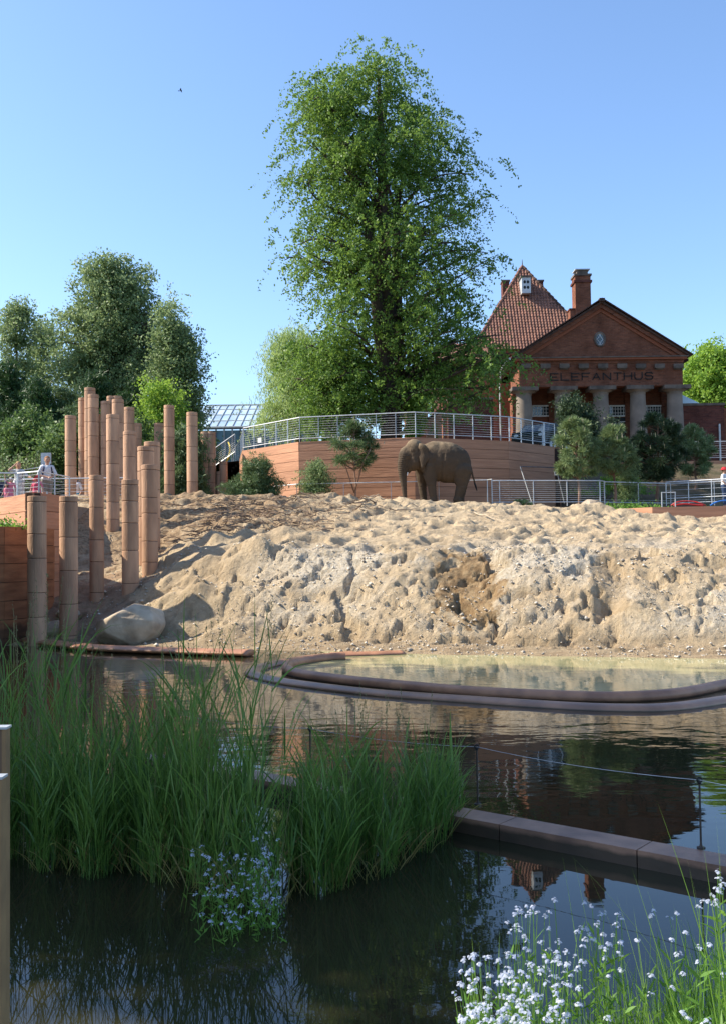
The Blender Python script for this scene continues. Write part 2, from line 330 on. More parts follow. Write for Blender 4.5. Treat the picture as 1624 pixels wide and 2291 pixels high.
def make_sand():
    xs = np.arange(-13.5, 18.0, .052); yv = np.concatenate([np.arange(17.0, 28, .042), np.arange(28, 42.2, .075)])
    X, Y = np.meshgrid(xs, yv); Z, st, up, ys, y22 = sand_base(X, Y)
    dry = sstep(ys+.1, ys+1.0, Y)
    # slumped face: ribs, hollows and broken clods
    rib = 1-np.abs(perlin(X*.75+.3*perlin(X, Y, 8), Y*.28, 21))*2.0
    rightw = sstep(-4.2, -2.0, X)*.75+.25
    Z += st*rightw*(.08*(rib-.45)*sstep(-.1, .3, perlin(X*.3, Y*.3, 71)) + .12*fbm(X*.7, Y*.7, 31, 3) + .025*fbm(X*2.6, Y*2.6, 33, 4, .68) + .045*np.abs(fbm(X*6.5, Y*6.5, 34, 3, .7))+.05*np.sin(X*1.6+Y*1.1))
    clod = np.maximum(0, fbm(X*5, Y*5, 41, 4, .7)-.05); Z += dry*rightw*(.05+.075*st*sstep(-.15, .3, perlin(X*.55, Y*.55, 73)))*clod
    ledge = fbm(X*1.1, Y*1.6, 51, 3); Z -= st*.26*sstep(.24, .28, ledge)*rightw; lg2 = fbm(X*2.2, Y*3.0, 53, 3); Z -= (st+up*.35)*.13*sstep(.27, .33, lg2)
    Z += st*.07*np.maximum(0, np.sin(X*2.6+Y*3.4+2.2*perlin(X*.6, Y*.6, 79)))**2; trk = np.abs(X-5.5-.35*np.sin(Y*1.7)); Z -= st*.26*np.exp(-(trk/.30)**2)*(.6+.4*np.sin(Y*5.5+X))
    trk = np.abs(X-2.3-.3*np.sin(Y*2.1)); Z -= st*.14*np.exp(-(trk/.8)**4)
    Z += up*(.15*fbm(X*.5, Y*.8, 61, 3) + .06*fbm(X*1.3, Y*1.7, 63, 3)) + dry*.022*fbm(X*6, Y*6, 65, 3)
    Z += sstep(ys, ys+.5, Y)*(1-sstep(ys+1.2, ys+2.2, Y))*.10*np.maximum(0, fbm(X*1.1, Y*4.6, 67, 4, .6)-.02)
    # footprints and dug hollows
    r = np.random.default_rng(3); dx = .052
    n = 1500
    cx = r.uniform(-8, 17, n); cy = r.uniform(25, 39.5, n); rr = r.uniform(.11, .30, n); dd = rr*r.uniform(.25, .75, n)
    # trail of elephant dents down the left slope
    for k in range(n):
        i0 = max(0, int((cx[k]-1+13.5)/dx)); i1 = i0+int(2/dx); j0 = np.searchsorted(yv, cy[k]-1); j1 = np.searchsorted(yv, cy[k]+1)
        sx = X[j0:j1, i0:i1]; sy = Y[j0:j1, i0:i1]
        if sx.size == 0: continue
        a = r.uniform(.6, 1); d = np.hypot((sx-cx[k])*a, (sy-cy[k])/a*(.8))/rr[k]
        f = -np.exp(-d**4*.9) + .22*np.exp(-((d-1.5)/.45)**2)
        Z[j0:j1, i0:i1] += dd[k]*f*up[j0:j1, i0:i1]
    # big mounds stepping down beside the poles (long shadow bands)
    for (mx, my, mr, mh) in [(-4.6,27.3,.9,.5),(-3.3,26.6,.7,.4),(-5.2,29.2,1.0,.35),(-3.9,30.4,1.1,.35),(-2.6,28.9,.8,.35),(-4.4,32.5,1.3,.3),
                             (-4.1,25.5,.55,.55),(-2.4,25.0,.6,.3),(-3.2,24.1,.5,.35),(-5.4,25.9,.5,.25),(8.2,36.2,.45,.35),(9.6,35.6,.6,.25),(13.2,34.6,.8,.3),(10.9,34.9,.5,.28)]:
        d = np.hypot((X-mx+.35*(Y-my))/1.7, (Y-my)*1.35)/mr; Z += mh*.95*np.exp(-d**2.2*1.1)*(1+.5*perlin(X*2, Y*2, 77))
    V = np.stack([X, Y, Z], -1).reshape(-1, 3); h, wd = X.shape
    idx = np.arange(h*wd).reshape(h, wd)
    Fq = np.stack([idx[:-1, :-1], idx[:-1, 1:], idx[1:, 1:], idx[1:, :-1]], -1).reshape(-1, 4)
    o = link('sand_bank', np_mesh('sand_bank', V, Fq, True), sandmat()); tag(o, 'trampled pale sand bank rising from the pond', kind='structure')
    def height(x, y):
        i = int(round((x+13.5)/dx)); j = int(np.searchsorted(yv, y)); i = min(max(i, 0), wd-1); j = min(max(j, 0), h-1)
        return float(Z[j, i])
    return height
def sandmat():
    m, N, L, B = newmat('sand'); B.inputs['Roughness'].default_value = .95; B.inputs['Specular IOR Level'].default_value = .1
    ge = N.new('ShaderNodeNewGeometry'); pos = ge.outputs['Position']
    def noise(sc, det=6, rough=.6, st=(1, 1, 1)):
        mp = N.new('ShaderNodeMapping'); mp.inputs['Scale'].default_value = st; L.new(pos, mp.inputs[0])
        n = N.new('ShaderNodeTexNoise'); n.inputs['Scale'].default_value = sc; n.inputs['Detail'].default_value = det; n.inputs['Roughness'].default_value = rough
        L.new(mp.outputs[0], n.inputs[0]); return n.outputs[0]
    def rng_(v, a, b, c=0, d=1):
        r = N.new('ShaderNodeMapRange'); r.inputs[1].default_value = a; r.inputs[2].default_value = b; r.inputs[3].default_value = c; r.inputs[4].default_value = d
        L.new(v, r.inputs[0]); return r.outputs[0]
    def mix(f, a, b):
        x = N.new('ShaderNodeMix'); x.data_type = 'RGBA'; L.new(f, x.inputs[0])
        for q, i in ((a, 6), (b, 7)):
            if isinstance(q, tuple): x.inputs[i].default_value = (*q, 1)
            else: L.new(q, x.inputs[i])
        return x.outputs[2]
    def mul(a, b):
        x = N.new('ShaderNodeMath'); x.operation = 'MULTIPLY'; L.new(a, x.inputs[0]); L.new(b, x.inputs[1]); return x.outputs[0]
    sp = N.new('ShaderNodeSeparateXYZ'); L.new(pos, sp.inputs[0])
    c = mix(rng_(noise(.55), .38, .66), (.56, .445, .30), (.46, .355, .235))
    c = mix(rng_(noise(7, 8, .75), .38, .68, 0, .75), c, (.34, .25, .16))
    # grey gravelly zones on the slumped face
    face = mul(rng_(sp.outputs[2], .25, .7), rng_(sp.outputs[2], 2.6, 2.1))
    grav = mul(face, mul(rng_(noise(.38, 3), .44, .56), rng_(sp.outputs[0], -3.5, -1.5)))
    c = mix(rng_(grav, 0, 1, 0, .7), c, mix(rng_(noise(16, 3), .45, .6), (.58, .53, .45), (.42, .36, .28)))
    # freshly dug brown earth
    def blob(x, y, rx, ry, ):
        v = N.new('ShaderNodeVectorMath'); v.operation = 'SUBTRACT'; L.new(pos, v.inputs[0]); v.inputs[1].default_value = (x, y, 0)
        s = N.new('ShaderNodeVectorMath'); s.operation = 'MULTIPLY'; L.new(v.outputs[0], s.inputs[0]); s.inputs[1].default_value = (1/rx, 1/ry, 0)
        l = N.new('ShaderNodeVectorMath'); l.operation = 'LENGTH'; L.new(s.outputs[0], l.inputs[0])
        a = N.new('ShaderNodeMath'); a.operation = 'ADD'; L.new(l.outputs['Value'], a.inputs[0]); L.new(rng_(noise(1.6, 5), .3, .7, -.5, .5), a.inputs[1])
        return rng_(a.outputs[0], 1.0, .8)
    br = blob(2.45, 23.6, .95, 1.25); c = mix(rng_(br, 0, 1, 0, .95), c, mix(rng_(noise(5), .4, .6), (.23, .145, .075), (.36, .25, .14)))
    br2 = blob(5.6, 22.9, .45, 1.1); c = mix(rng_(br2, 0, 1, 0, .55), c, (.33, .23, .13))
    # brown mulch and bark on the left crest
    mu = mul(rng_(sp.outputs[0], 1.5, -3.5), mul(rng_(sp.outputs[1], 29.5, 32), rng_(noise(1.0, 6, .7, (1, .6, 1)), .34, .50)))
    c = mix(rng_(mu, 0, 1, 0, .85), c, mix(rng_(noise(9, 6), .4, .6), (.19, .12, .07), (.36, .25, .15)))
    br3 = blob(-7.7, 26.5, 1.7, 3.6); c = mix(rng_(br3, 0, 1, 0, .7), c, (.27, .17, .11))
    # soaked, silty toe of the slope
    wet = rng_(sp.outputs[2], .5, .1)
    c = mix(rng_(wet, 0, 1, 0, .65), c, mix(rng_(noise(2.2, 4, .6, (1, 3, 1)), .42, .58), (.24, .165, .10), (.36, .27, .17)))
    L.new(c, B.inputs['Base Color'])
    b = N.new('ShaderNodeBump'); b.inputs['Distance'].default_value = .085; L.new(noise(9, 8, .7), b.inputs['Height'])
    b2 = N.new('ShaderNodeBump'); b2.inputs['Distance'].default_value = .012; L.new(noise(55, 4, .6), b2.inputs['Height']); L.new(b.outputs[0], b2.inputs['Normal'])
    L.new(b2.outputs[0], B.inputs['Normal']); return m
SH = make_sand()

# ------------------------------------------------------------------ ground beyond, banks, terrace
def ground_z(x, y):
    right = 3.85 + 2.9*sstep(43, 54.5, y) + .15*fbm(x*.5, y*.5, 91, 3)
    mid = 3.95 + 2.7*sstep(76, 80, y)
    left = 4.0 + 2.8*sstep(46, 60, y) + .12*fbm(x*.4, y*.4, 92, 3)
    wr = sstep(8.6, 10.5, x); wl = 1-sstep(-10.5, -7.5, x)
    return mid*(1-wr)*(1-wl) + right*wr + left*wl
xs = np.concatenate([np.arange(-300, -30, 15), np.arange(-30, 34, .6), np.arange(34, 320, 15)])
yv = np.concatenate([np.arange(39.5, 80, .6), np.arange(80, 900, 20)])
X, Y = np.meshgrid(xs, yv); Z = ground_z(X, Y); Z = np.where(Y < 41, Z-.25*(41-Y), Z)
V = np.stack([X, Y, Z], -1).reshape(-1, 3); h, wd = X.shape; idx = np.arange(h*wd).reshape(h, wd)
Fq = np.stack([idx[:-1, :-1], idx[:-1, 1:], idx[1:, 1:], idx[1:, :-1]], -1).reshape(-1, 4)
tag(link('ground', np_mesh('ground', V, Fq, True), M['grass_ground']), 'grassy ground behind the enclosure', kind='structure')
# upper walkway terrace
WZ = 7.0
wall_top = [(-6.3, 51), (-5.58, 46.4), (-2.74, 43.0), (2.2, 41.8), (6.43, 43.7), (8.97, 46.5)]
poly = wall_top + [(9.3, 55), (34, 55), (34, 79), (-12, 79), (-12, 56)]
mb = MB(); mb.add([(x, y, WZ-.04) for x, y in poly], [tuple(range(len(poly)))])
mb.build('terrace', M['paving']); tag(bpy.data.objects['terrace'], 'raised paved terrace', kind='structure')
# wooded bank at the left of the pond
X, Y = np.meshgrid(np.arange(-60, -3.3, .5), np.arange(-12, 25.5, .5))
edge = np.interp(Y, [-12, 0, 4, 12, 20, 25.5], [-3.8, -3.8, -5.2, -7.4, -9.6, -10.4])
Z = -.3 + .75*sstep(-.3, 1.4, edge-X) + .1*fbm(X, Y, 95, 3)
V = np.stack([X, Y, Z], -1).reshape(-1, 3); h, wd = X.shape; idx = np.arange(h*wd).reshape(h, wd)
Fq = np.stack([idx[:-1, :-1], idx[:-1, 1:], idx[1:, 1:], idx[1:, :-1]], -1).reshape(-1, 4)
tag(link('left_bank', np_mesh('left_bank', V, Fq, True), M['grass_ground']), 'wooded bank left of the pond', kind='structure')
# near bank with flowers
def nb_z(x, y):
    x = np.asarray(x, float); y = np.asarray(y, float)
    d = (x-.62) - .42*np.clip(y-2.8, 0, 5)**1.15*0 ; e = 4.35 + .28*np.sin(x*1.7) - y
    return -.15 + .5*sstep(-.05, .7, np.minimum(d, e)) + .04*perlin(x*3, y*3, 7)
X, Y = np.meshgrid(np.arange(.3, 6, .06), np.arange(.4, 5.2, .06)); Z = nb_z(X, Y)
V = np.stack([X, Y, Z], -1).reshape(-1, 3); h, wd = X.shape; idx = np.arange(h*wd).reshape(h, wd)
Fq = np.stack([idx[:-1, :-1], idx[:-1, 1:], idx[1:, 1:], idx[1:, :-1]], -1).reshape(-1, 4)
tag(link('near_bank', np_mesh('near_bank', V, Fq, True), M['soil']), 'dark soil bank at the near pond edge', kind='structure')

# ------------------------------------------------------------------ water
mb = MB(); mb.quad((-70, -40, 0), (70, -40, 0), (70, 26.5, 0), (-70, 26.5, 0))
tag(mb.build('pond_water', watermat('pond_water', (.018, .018, .010), (.034, .029, .013), .012, .0017)), 'dark still pond water', kind='structure')
def spline(pts, n=12):
    pts = [Vector(p) for p in pts]; out = []
    for i in range(len(pts)-1):
        p0 = pts[max(i-1, 0)]; p1 = pts[i]; p2 = pts[i+1]; p3 = pts[min(i+2, len(pts)-1)]
        for k in range(n):
            t = k/n; out.append(.5*((2*p1)+(p2-p0)*t+(2*p0-5*p1+4*p2-p3)*t*t+(3*p1-p0-3*p2+p3)*t*t*t))
    out.append(pts[-1]); return out
def zx4(L_, z): return [PZ(496+a*.6945, 1398.5+b*.6945, z) for a, b in L_]
inner = zx4([(395, 103), (340, 106), (280, 114), (222, 128), (214, 144), (262, 160), (400, 179), (560, 195), (800, 216), (1100, 231), (1300, 234), (1480, 221), (1624, 193)], .05)
q = inner[-1]; inner = spline(inner + [q+Vector((1.4, 1.1, 0)), q+Vector((2.4, 2.9, 0))])
outer = zx4([(420, 95), (330, 104), (230, 117), (140, 136), (100, 157), (150, 176), (250, 194), (500, 224), (800, 246), (1100, 266), (1300, 273), (1450, 269), (1624, 245)], .0)
q = outer[-1]; outer = spline(outer + [q+Vector((1.9, 1.3, 0)), q+Vector((3.1, 3.4, 0))])
def tubeobj(pts, r, flat, name, m, par):
    # split in cast lengths that meet at narrow joints
    n = len(pts); k = 400; i = 0
    while i < n-1:
        j = min(i+k, n-1)
        if n-1-j < 4: j = n-1
        MB().tube(pts[i:j+1], r, 14, flat=flat).build(name, m, par, smooth=True); i = j
t = empty('pool_ring', (2, 17, 0), 'round double tubular kerb half submerged around the shallow yellowish pool', 'pool edge')
tubeobj(inner, .098, .95, 'inner_tube', M['rim'], t); tubeobj(outer, .15, .55, 'outer_tube', M['rim_wet'], t)
# shallow muddy water inside the ring, 5 mm above the pond sheet
pl = [(p.x, p.y, .006) for p in inner] + [(14, 21.5, .006), (7, 22, .006), (0, 24.2, .006), (-1.2, 22.9, .006)]
MB().add(pl, [tuple(range(len(pl)))]).build('shallow_pool_water', watermat('shallow_pool_water', (.46, .43, .23), (.36, .34, .17), .006, .0012, .03))
tag(bpy.data.objects['shallow_pool_water'], 'shallow muddy yellow water inside the ring', kind='structure')
# rim along the shore
t = empty('shore_kerb', (-4, 23.5, 0), 'low orange cast kerb running along the foot of the sand bank', 'kerb')
pts = [PZ(a, b, .07) for a, b in [(60, 1432), (110, 1438), (210, 1449), (350, 1455), (480, 1459), (560, 1461)]]
tubeobj(spline(pts, 8), .27, .28, 'kerb_length', M['rim'], t)
pts = [PZ(a, b, .015) for a, b in [(740, 1466), (820, 1464), (900, 1461)]]
t = empty('kerb_slab', pts[1], 'bare orange slab of kerb showing through gravel behind the ring pool', 'kerb')
MB().tube(spline(pts, 6), .24, 10, flat=.25).build('slab', M['rim'], t, smooth=True)

# ------------------------------------------------------------------ dam wall with cable posts
a0 = PZ(1017, 1826, .12); a1 = PZ(1624, 1939, .12); d = (a1-a0); d.z = 0; L0 = d.length; d.normalize(); nrm = Vector((-d.y, d.x, 0))
t = empty('dam_wall', ((a0+a1)/2).to_tuple(), 'low reddish dam wall crossing the near water below the cable posts', 'dam')
s = -4.0; k = 0
while s < L0+3:
    e = s+1.1
    p = a0+d*(s+.004); q = a0+d*(e-.004); wdt = .26
    MB().hexa([(p.x, p.y, -.4), (q.x, q.y, -.4), (q.x+nrm.x*wdt, q.y+nrm.y*wdt, -.4), (p.x+nrm.x*wdt, p.y+nrm.y*wdt, -.4)],
              [(p.x, p.y, .12), (q.x, q.y, .12), (q.x+nrm.x*wdt, q.y+nrm.y*wdt, .12), (p.x+nrm.x*wdt, p.y+nrm.y*wdt, .12)]).build('coping_block', M['dam'], t)
    s = e; k += 1
ptops = []
for (px, py, dd, lab) in [(696, 1812, 9.2, 'thin cable post rising among the reeds, dark ring on top'), (1068, 1815, 8.25, 'thin cable post just right of the reeds, dark ring on top'),
                      (1568, 1925, 6.98, 'thin dark cable post on the dam near the right edge')]:
    b = P(px, py, dd); b.z = .12; tp = b + Vector((0, 0, .455))
    o = empty('cable_post', b, lab, 'cable post', 'cable posts on the dam')
    MB().tube([b-Vector((0, 0, .01)), tp], .0075, 8).build('rod', M['rusty'], o)
    MB().lathe([(.03, 0), (.03, .012), (.012, .016), (.009, .03)], 12, b).build('foot', M['rusty'], o)
    ring = [tp+Vector((math.cos(a)*.017, .0, .017+math.sin(a)*.017)) for a in np.linspace(0, 2*PI, 13)]
    mbb = MB().tube(ring, .006, 6, cap=False); mbb.ell(tp, (.014, .014, .014), 8, 6); mbb.build('eyelet', M['black'], o)
    ptops.append(tp+Vector((0, 0, .016)))
ptops.append(ptops[-1]+(ptops[-1]-ptops[-2])); ptops.insert(0, ptops[0]-(ptops[1]-ptops[0]))
c = []
for i in range(len(ptops)-1):
    for k in range(8):
        u = k/8; c.append(ptops[i].lerp(ptops[i+1], u)-Vector((0, 0, .03*4*u*(1-u))))
c.append(ptops[-1])
tag(MB().tube(c, .0022, 5).build('steel_cable', M['steel']), 'thin steel cable strung between the posts on the dam', 'cable')

# ------------------------------------------------------------------ board cast retaining walls
def board_wall(t, pts, z0, z1, rows, m, thick=.3, cap=True, name='panel', gap=.012, fn=None):
    """pts: plan polyline, one panel object per row and facet, recessed dark core behind the joints"""
    core = MB()
    for i in range(len(pts)-1):
        a = Vector((*pts[i], 0)); b = Vector((*pts[i+1], 0)); dd = (b-a); L_ = dd.length; dd.normalize(); n = Vector((-dd.y, dd.x, 0))
        hh = (z1-z0)/rows
        for r in range(rows):
            zl = z0+r*hh+gap; zh = z0+(r+1)*hh-(0 if r == rows-1 else gap*.3)
            p = a+dd*.007; q = b-dd*.007; off = n*(.004*((r*7+i*3) % 4))
            lo = [p+off, q+off, q+n*(thick-.01), p+n*(thick-.01)]
            MB().hexa([(v.x, v.y, zl) for v in lo], [(v.x, v.y, zh) for v in lo]).build(name, m, t)
        c0 = [a+n*.035+dd*.001, b+n*.035-dd*.001, b+n*(thick-.05), a+n*(thick-.05)]
        core.hexa([(v.x, v.y, z0) for v in c0], [(v.x, v.y, z1-.02) for v in c0])
    core.build('core', M['groove'], t)
t = empty('terrace_wall', (0, 42, 3.9), 'tall angled pinkish board marked concrete wall behind the elephant, railing on top', 'wall')
board_wall(t, wall_top, 3.7, WZ, 8, M['board'])
t = empty('back_wall', (20, 55, 4), 'reddish retaining wall behind the pines in front of the brick building', 'wall')
board_wall(t, [(9.3, 46.8), (9.4, 54.8), (20, 54.8), (30, 54.8)], 4.2, WZ-.02, 6, M['board'])
t = empty('low_planter_wall', (13, 37.6, 3), 'low reddish planter wall at the right edge of the sand', 'wall')
p0 = P(1395, 1137, 38.4); board_wall(t, [(p0.x, 38.6), (10.9, 37.6), (14, 37.4), (18, 37.0)], 2.7, 3.75, 2, M['board'])
mb = MB(); mb.quad((p0.x+.2, 38.7, 3.72), (10.9, 37.85, 3.72), (18, 37.3, 3.72), (18, 42, 3.72)); mb.build('planter_soil', M['soil']); tag(bpy.data.objects['planter_soil'], 'soil strip behind the low planter wall', kind='structure')
# left walls
t = empty('upper_left_wall', (-9, 28, 2), 'sunlit dappled pink wall at the left edge, below the railing and people', 'wall')
board_wall(t, [(-11.2, 30.1), (-8.85, 26.75), (-8.5, 28.6)], 1.0, 3.92, 6, M['board'], thick=.25)
t = empty('lower_left_wall', (-9, 25, 0), 'shaded orange wall rising from the water at the left edge', 'wall')
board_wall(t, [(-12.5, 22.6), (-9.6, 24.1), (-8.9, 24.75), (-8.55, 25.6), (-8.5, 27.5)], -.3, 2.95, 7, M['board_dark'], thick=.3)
mb = MB(); mb.add([(-12.5, 22.9, 2.75), (-9.7, 24.3, 2.8), (-8.9, 25.0, 2.85), (-8.75, 26.6, 2.95), (-11.2, 30, 3.3), (-14, 30, 3.3)], [(0, 1, 2, 3, 4, 5)])
mb.build('planting_bed', M['soil']); tag(bpy.data.objects['planting_bed'], 'planting bed between the left walls', kind='structure')
mb = MB(); mb.box((-24, 30.3, 3.0), (-10.1, 37, 3.95)); mb.box((-24, 37.001, 3.0), (-8.8, 46, 3.95))
mb.build('deck', M['paving']); tag(bpy.data.objects['deck'], 'paved viewing deck at the left', kind='structure')

# ------------------------------------------------------------------ railings
def fence(name, label, pts, H, step=1.0, ncab=8, group=None, low=.16, rail_r=.024, post='flat', mp='steel', cat='railing', foot=0.0, mrail='rail', post_r=.017):
    pts = [Vector(p) for p in pts]
    t = empty(name, pts[0], label, cat, group)
    for i in range(len(pts)-1):
        a, b = pts[i], pts[i+1]; L_ = (b-a).length; n = max(1, round(L_/step)); d = (b-a)/L_; side = Vector((-d.y, d.x, 0))
        for k in range(n+(1 if i == len(pts)-2 else 0)):
            p = a+(b-a)*(k/n)
            MB().obox(p+Vector((0, 0, (H-rail_r-foot)/2)), d*post_r*.7, side*post_r*1.3, Vector((0, 0, (H-rail_r+foot)/2))).build('post', M[mp], t)
        up = Vector((0, 0, 1))
        MB().tube([a+up*H, b+up*H], rail_r, 8).build('handrail', M[mrail], t)
        if low: MB().tube([a+up*low-side*.022, b+up*low-side*.022], rail_r*.8, 6).build('bottom_rail', M[mrail], t)
        z0 = low+.1 if low else .15
        for c_ in range(ncab):
            z = z0+(H-.1-z0)*(c_/max(1, ncab-1)) if ncab > 1 else z0
            MB().tube([a+up*z, b+up*z], .0055, 4, cap=False).build('cable', M[mrail], t)
    return t
fence('terrace_railing', 'curving steel railing on top of the terrace wall behind the elephant',
      [(-7.2, 55, WZ-.3)] + [(x+.05, y+.13, WZ) for x, y in wall_top], 1.08, .92, 8, 'railings of the terrace')
fence('stair_railing', 'grey stair railing climbing to the left end of the terrace wall', [(-9.0, 50, 6.35), (-7.3, 49.6, 6.45), (-6.3, 49.4, 7.1)], 1.05, .8, 8)
fence('back_railing', 'pale railing on the back wall at the far right below the brick wing', [(15.8, 54.9, WZ), (30, 54.9, WZ)], 1.05, 1.5, 6)
fence('gate_panels', 'row of steel gate frames at the right end of the terrace railing', [(8.6, 46.9, WZ), (8.65, 47.5, WZ), (8.7, 49, WZ)], 1.15, .3, 2, mp='steel')
lf = [P(560, 1130, 43.5), P(665, 1130, 41.0), P(1090, 1130, 40.0), P(1100, 1131, 39.6)]
for p in lf: p.z = 4.03
fence('lower_railing', 'thin low steel railing at the foot of the terrace wall behind the elephant', lf, 1.0, 2.05, 0, low=0, rail_r=.02, post_r=.013)
lf = [P(1100, 1132, 39.6), P(1117, 1132, 39.6), P(1342, 1132, 40.4), P(1352, 1132, 40.8)]
for p, z in zip(lf, (3.95, 3.95, 3.95, 3.95)): p.z = z
fence('enclosure_fence', 'steel cable fence along the crest right of the elephant', lf, 1.02, 1.48, 9)
lf = [P(1352, 1132, 40.8), P(1500, 1132, 42.5), P(1700, 1132, 40.5)]
for p in lf: p.z = 3.95
fence('pine_fence', 'steel fence running between the pine trunks at the right', lf, 1.0, 1.55, 2)
lf = [P(1490, 1132, 41.3), P(1700, 1132, 38.9)]
for p in lf: p.z = 3.95
fence('far_right_fence', 'steel rail panels beside the person in the red cap', lf, .98, 1.0, 3, low=.3)
fence('deck_back_railing', 'pale railing behind the standing woman and man', [(-17, 38.2, 3.95), (-8.8, 38.2, 3.95)], 1.22, 1.8, 7, low=.2)
fence('deck_front_railing', 'front railing before the family on the left deck', [(-15.5, 31.3, 3.95), (-11.3, 32.6, 3.95), (-10.4, 32.0, 3.95), (-10.15, 34.5, 3.95)], .98, 1.6, 6, low=.12)

# ------------------------------------------------------------------ banded poles
def zz(x, y): return (x*.3982, 827+y*.3982)
TOPR = .23
seg_meshes = {}
def seg_mesh(h):
    h = round(h*20)/20
    if h not in seg_meshes:
        seg_meshes[h] = MB().lathe([(TOPR-.010, .006), (TOPR, .018), (TOPR, h-.018), (TOPR-.010, h-.006)], 26).mesh('segment')
    return seg_meshes[h], h
prr = random.Random(5)
def pole(xl, xr, yt, yb, label, D=None):
    wz = xr-xl; D = min(D or .46*F/(.3982*wz), 46.5)
    px, pyt = zz((xl+xr)/2, yt); _, pyb = zz(0, yb)
    a = P(px, pyt, D); b = P(px, pyb, D); x = a.x; zt = a.z
    gz = SH(x, D) if D < 41.5 and x > -8.6 else 3.95
    zb = min(b.z, gz)-.5
    t = empty('banded_pole', (x, D, zb), label, 'pole', 'terracotta banded poles on the left of the sand bank')
    s_ = wz*.3982/F*D/.46; t.scale = (s_, s_, 1)
    z = zt; first = True
    MB().lathe([(TOPR-.014, 0), (TOPR-.014, zt-zb-.03)], 20).build('core', M['groove'], t, loc=(0, 0, 0))
    while z > zb+.05:
        h = .15 if first else prr.choice([.45, .6, .6, .75, .8, .85, .9]); h = min(h, max(.1, z-zb)); first = False
        me, h = seg_mesh(h)
        o = link('segment', me, M['pole'], t, loc=(0, 0, z-zb-h), smooth=False); z -= h
PL = [
 (158,262,710,1420,'banded pole standing at the end of the shaded orange wall, nearest the left edge',None),
 (337,438,712,1400,'banded pole rooted by the water, between the orange wall and the boulder',None),
 (505,584,593,1285,'banded pole in the gully directly above the left end of the boulder',27.6),
 (686,780,618,1245,'thick dark-shaded banded pole rising behind the right end of the boulder',None),
 (798,888,535,1135,'frontmost banded pole at the right of the dense cluster, standing in the sand slope',None),
 (775,868,432,1048,'banded pole half hidden behind the left of the frontmost cluster pole',29.5),
 (812,900,406,900,'banded pole just peeping over the two at the right front of the cluster',31),
 (600,672,253,832,'banded pole whose foot meets the lit sand in the middle of the cluster',35),
 (368,430,259,705,'leftmost of the tall banded poles, beside the man with the backpack',41.2),
 (443,497,160,718,'tall slim banded pole second from the left at the rear, below the highest top',None),
 (477,538,103,700,'banded pole with the highest top of all, mostly hidden behind its neighbours',46),
 (496,556,140,710,'very tall banded pole right in front of the highest one',42.5),
 (530,566,250,700,'sliver of a banded pole between two very tall ones',48),
 (568,622,178,700,'slim banded pole with its right half hidden behind the central ones',46),
 (602,656,150,700,'tall banded pole at the back of the centre, left of a pair of equal height',47),
 (633,688,150,700,'tall banded pole at the back of the centre, right of a pair of equal height',47.5),
 (632,698,168,700,'tall banded pole in front of the equal pair at the centre',39.5),
 (699,757,212,650,'banded pole with a flat top right of the centre pair, against dark trees',45),
 (694,765,347,700,'mid height banded pole in the centre right of the cluster',36.5),
 (752,799,302,700,'slim rear banded pole between the centre and the yellow-green tree',52),
 (868,922,302,718,'banded pole immediately left of the solitary very tall one',47),
 (923,982,201,718,'solitary very tall banded pole in front of the yellow-green tree',43),
 (1050,1112,240,708,'tall banded pole standing alone left of the greenhouse',41.2),
 (1088,1131,403,708,'thin strip of a banded pole behind the one left of the greenhouse',50),
 (1130,1180,350,712,'left of the twin banded poles in front of the greenhouse wall',49.5),
 (1165,1213,350,708,'right of the twin banded poles in front of the greenhouse wall',52),
 (1216,1248,572,705,'lowest banded pole, half hidden left of the short one',66),
 (1234,1280,516,705,'short banded pole at the right end of the row beside the spiky conifer',56)]
for a in PL: pole(*a[:5], D=a[5])
# ------------------------------------------------------------------ brick elephant house
def z1(x, y): return (1022.6+x*.3704, 571.4+y*.3704)
YB = 60.0
def B1(x, y, Y=YB): return P(*z1(x, y), Y)
house = empty('brick_temple_house', (14.5, 66, WZ), 'red brick temple-fronted house with tiled gable and the word ELEFANTHUS over five stone columns', 'building')
XL = B1(375, 900).x; XR = B1(1365, 900).x; XM = B1(866, 300).x
zc_bot = B1(866, 790).z; z_fr = B1(866, 655).z; z_corn = B1(866, 622).z; z_apex = B1(866, 278).z
YW = 62.6   # porch back wall
YE = 74.0
def hb(name, m, a, b): return MB().box(a, b).build(name, m, house)
BR = M['brick']
hb('entablature', BR, (XL, YB, zc_bot), (XR, YB+.7, z_corn-.25))
hb('side_entablature', BR, (XL+.002, YB+.702, zc_bot), (XL+.6, YW+1, z_corn-.25))
hb('side_entablature', BR, (XR-.6, YB+.702, zc_bot), (XR-.002, YW+1, z_corn-.25))
hb('frieze_band', BR, (XL-.06, YB-.06, z_fr+.02), (XR+.06, YB+.6, z_corn-.12))
hb('cornice', M['brick_orange'], (XL-.22, YB-.22, z_corn-.12), (XR+.22, YB+.62, z_corn+.0))
hb('cornice_moulding', M['stone_dark'], (XL-.30, YB-.30, z_corn+.002), (XR+.30, YB+.62, z_corn+.07))
for x in (410, 528, 642, 758, 875, 990, 1103, 1216, 1330):
    a = B1(x-29, 684); b = B1(x+29, 657)
    hb('bracket_block', M['stone_dark'], (a.x, YB-.24, a.z), (b.x, YB-.062, b.z))
    hb('bracket_block', M['stone_dark'], (a.x+.06, YB-.14, a.z-.07), (b.x-.06, YB-.002, a.z-.002))
for k in range(34):   # dog-tooth course
    x = XL+.1+(XR-XL-.2)*k/33
    hb('dentil', M['brick_orange'], (x-.055, YB-.11, z_fr+.12), (x+.055, YB-.062, z_corn-.2))
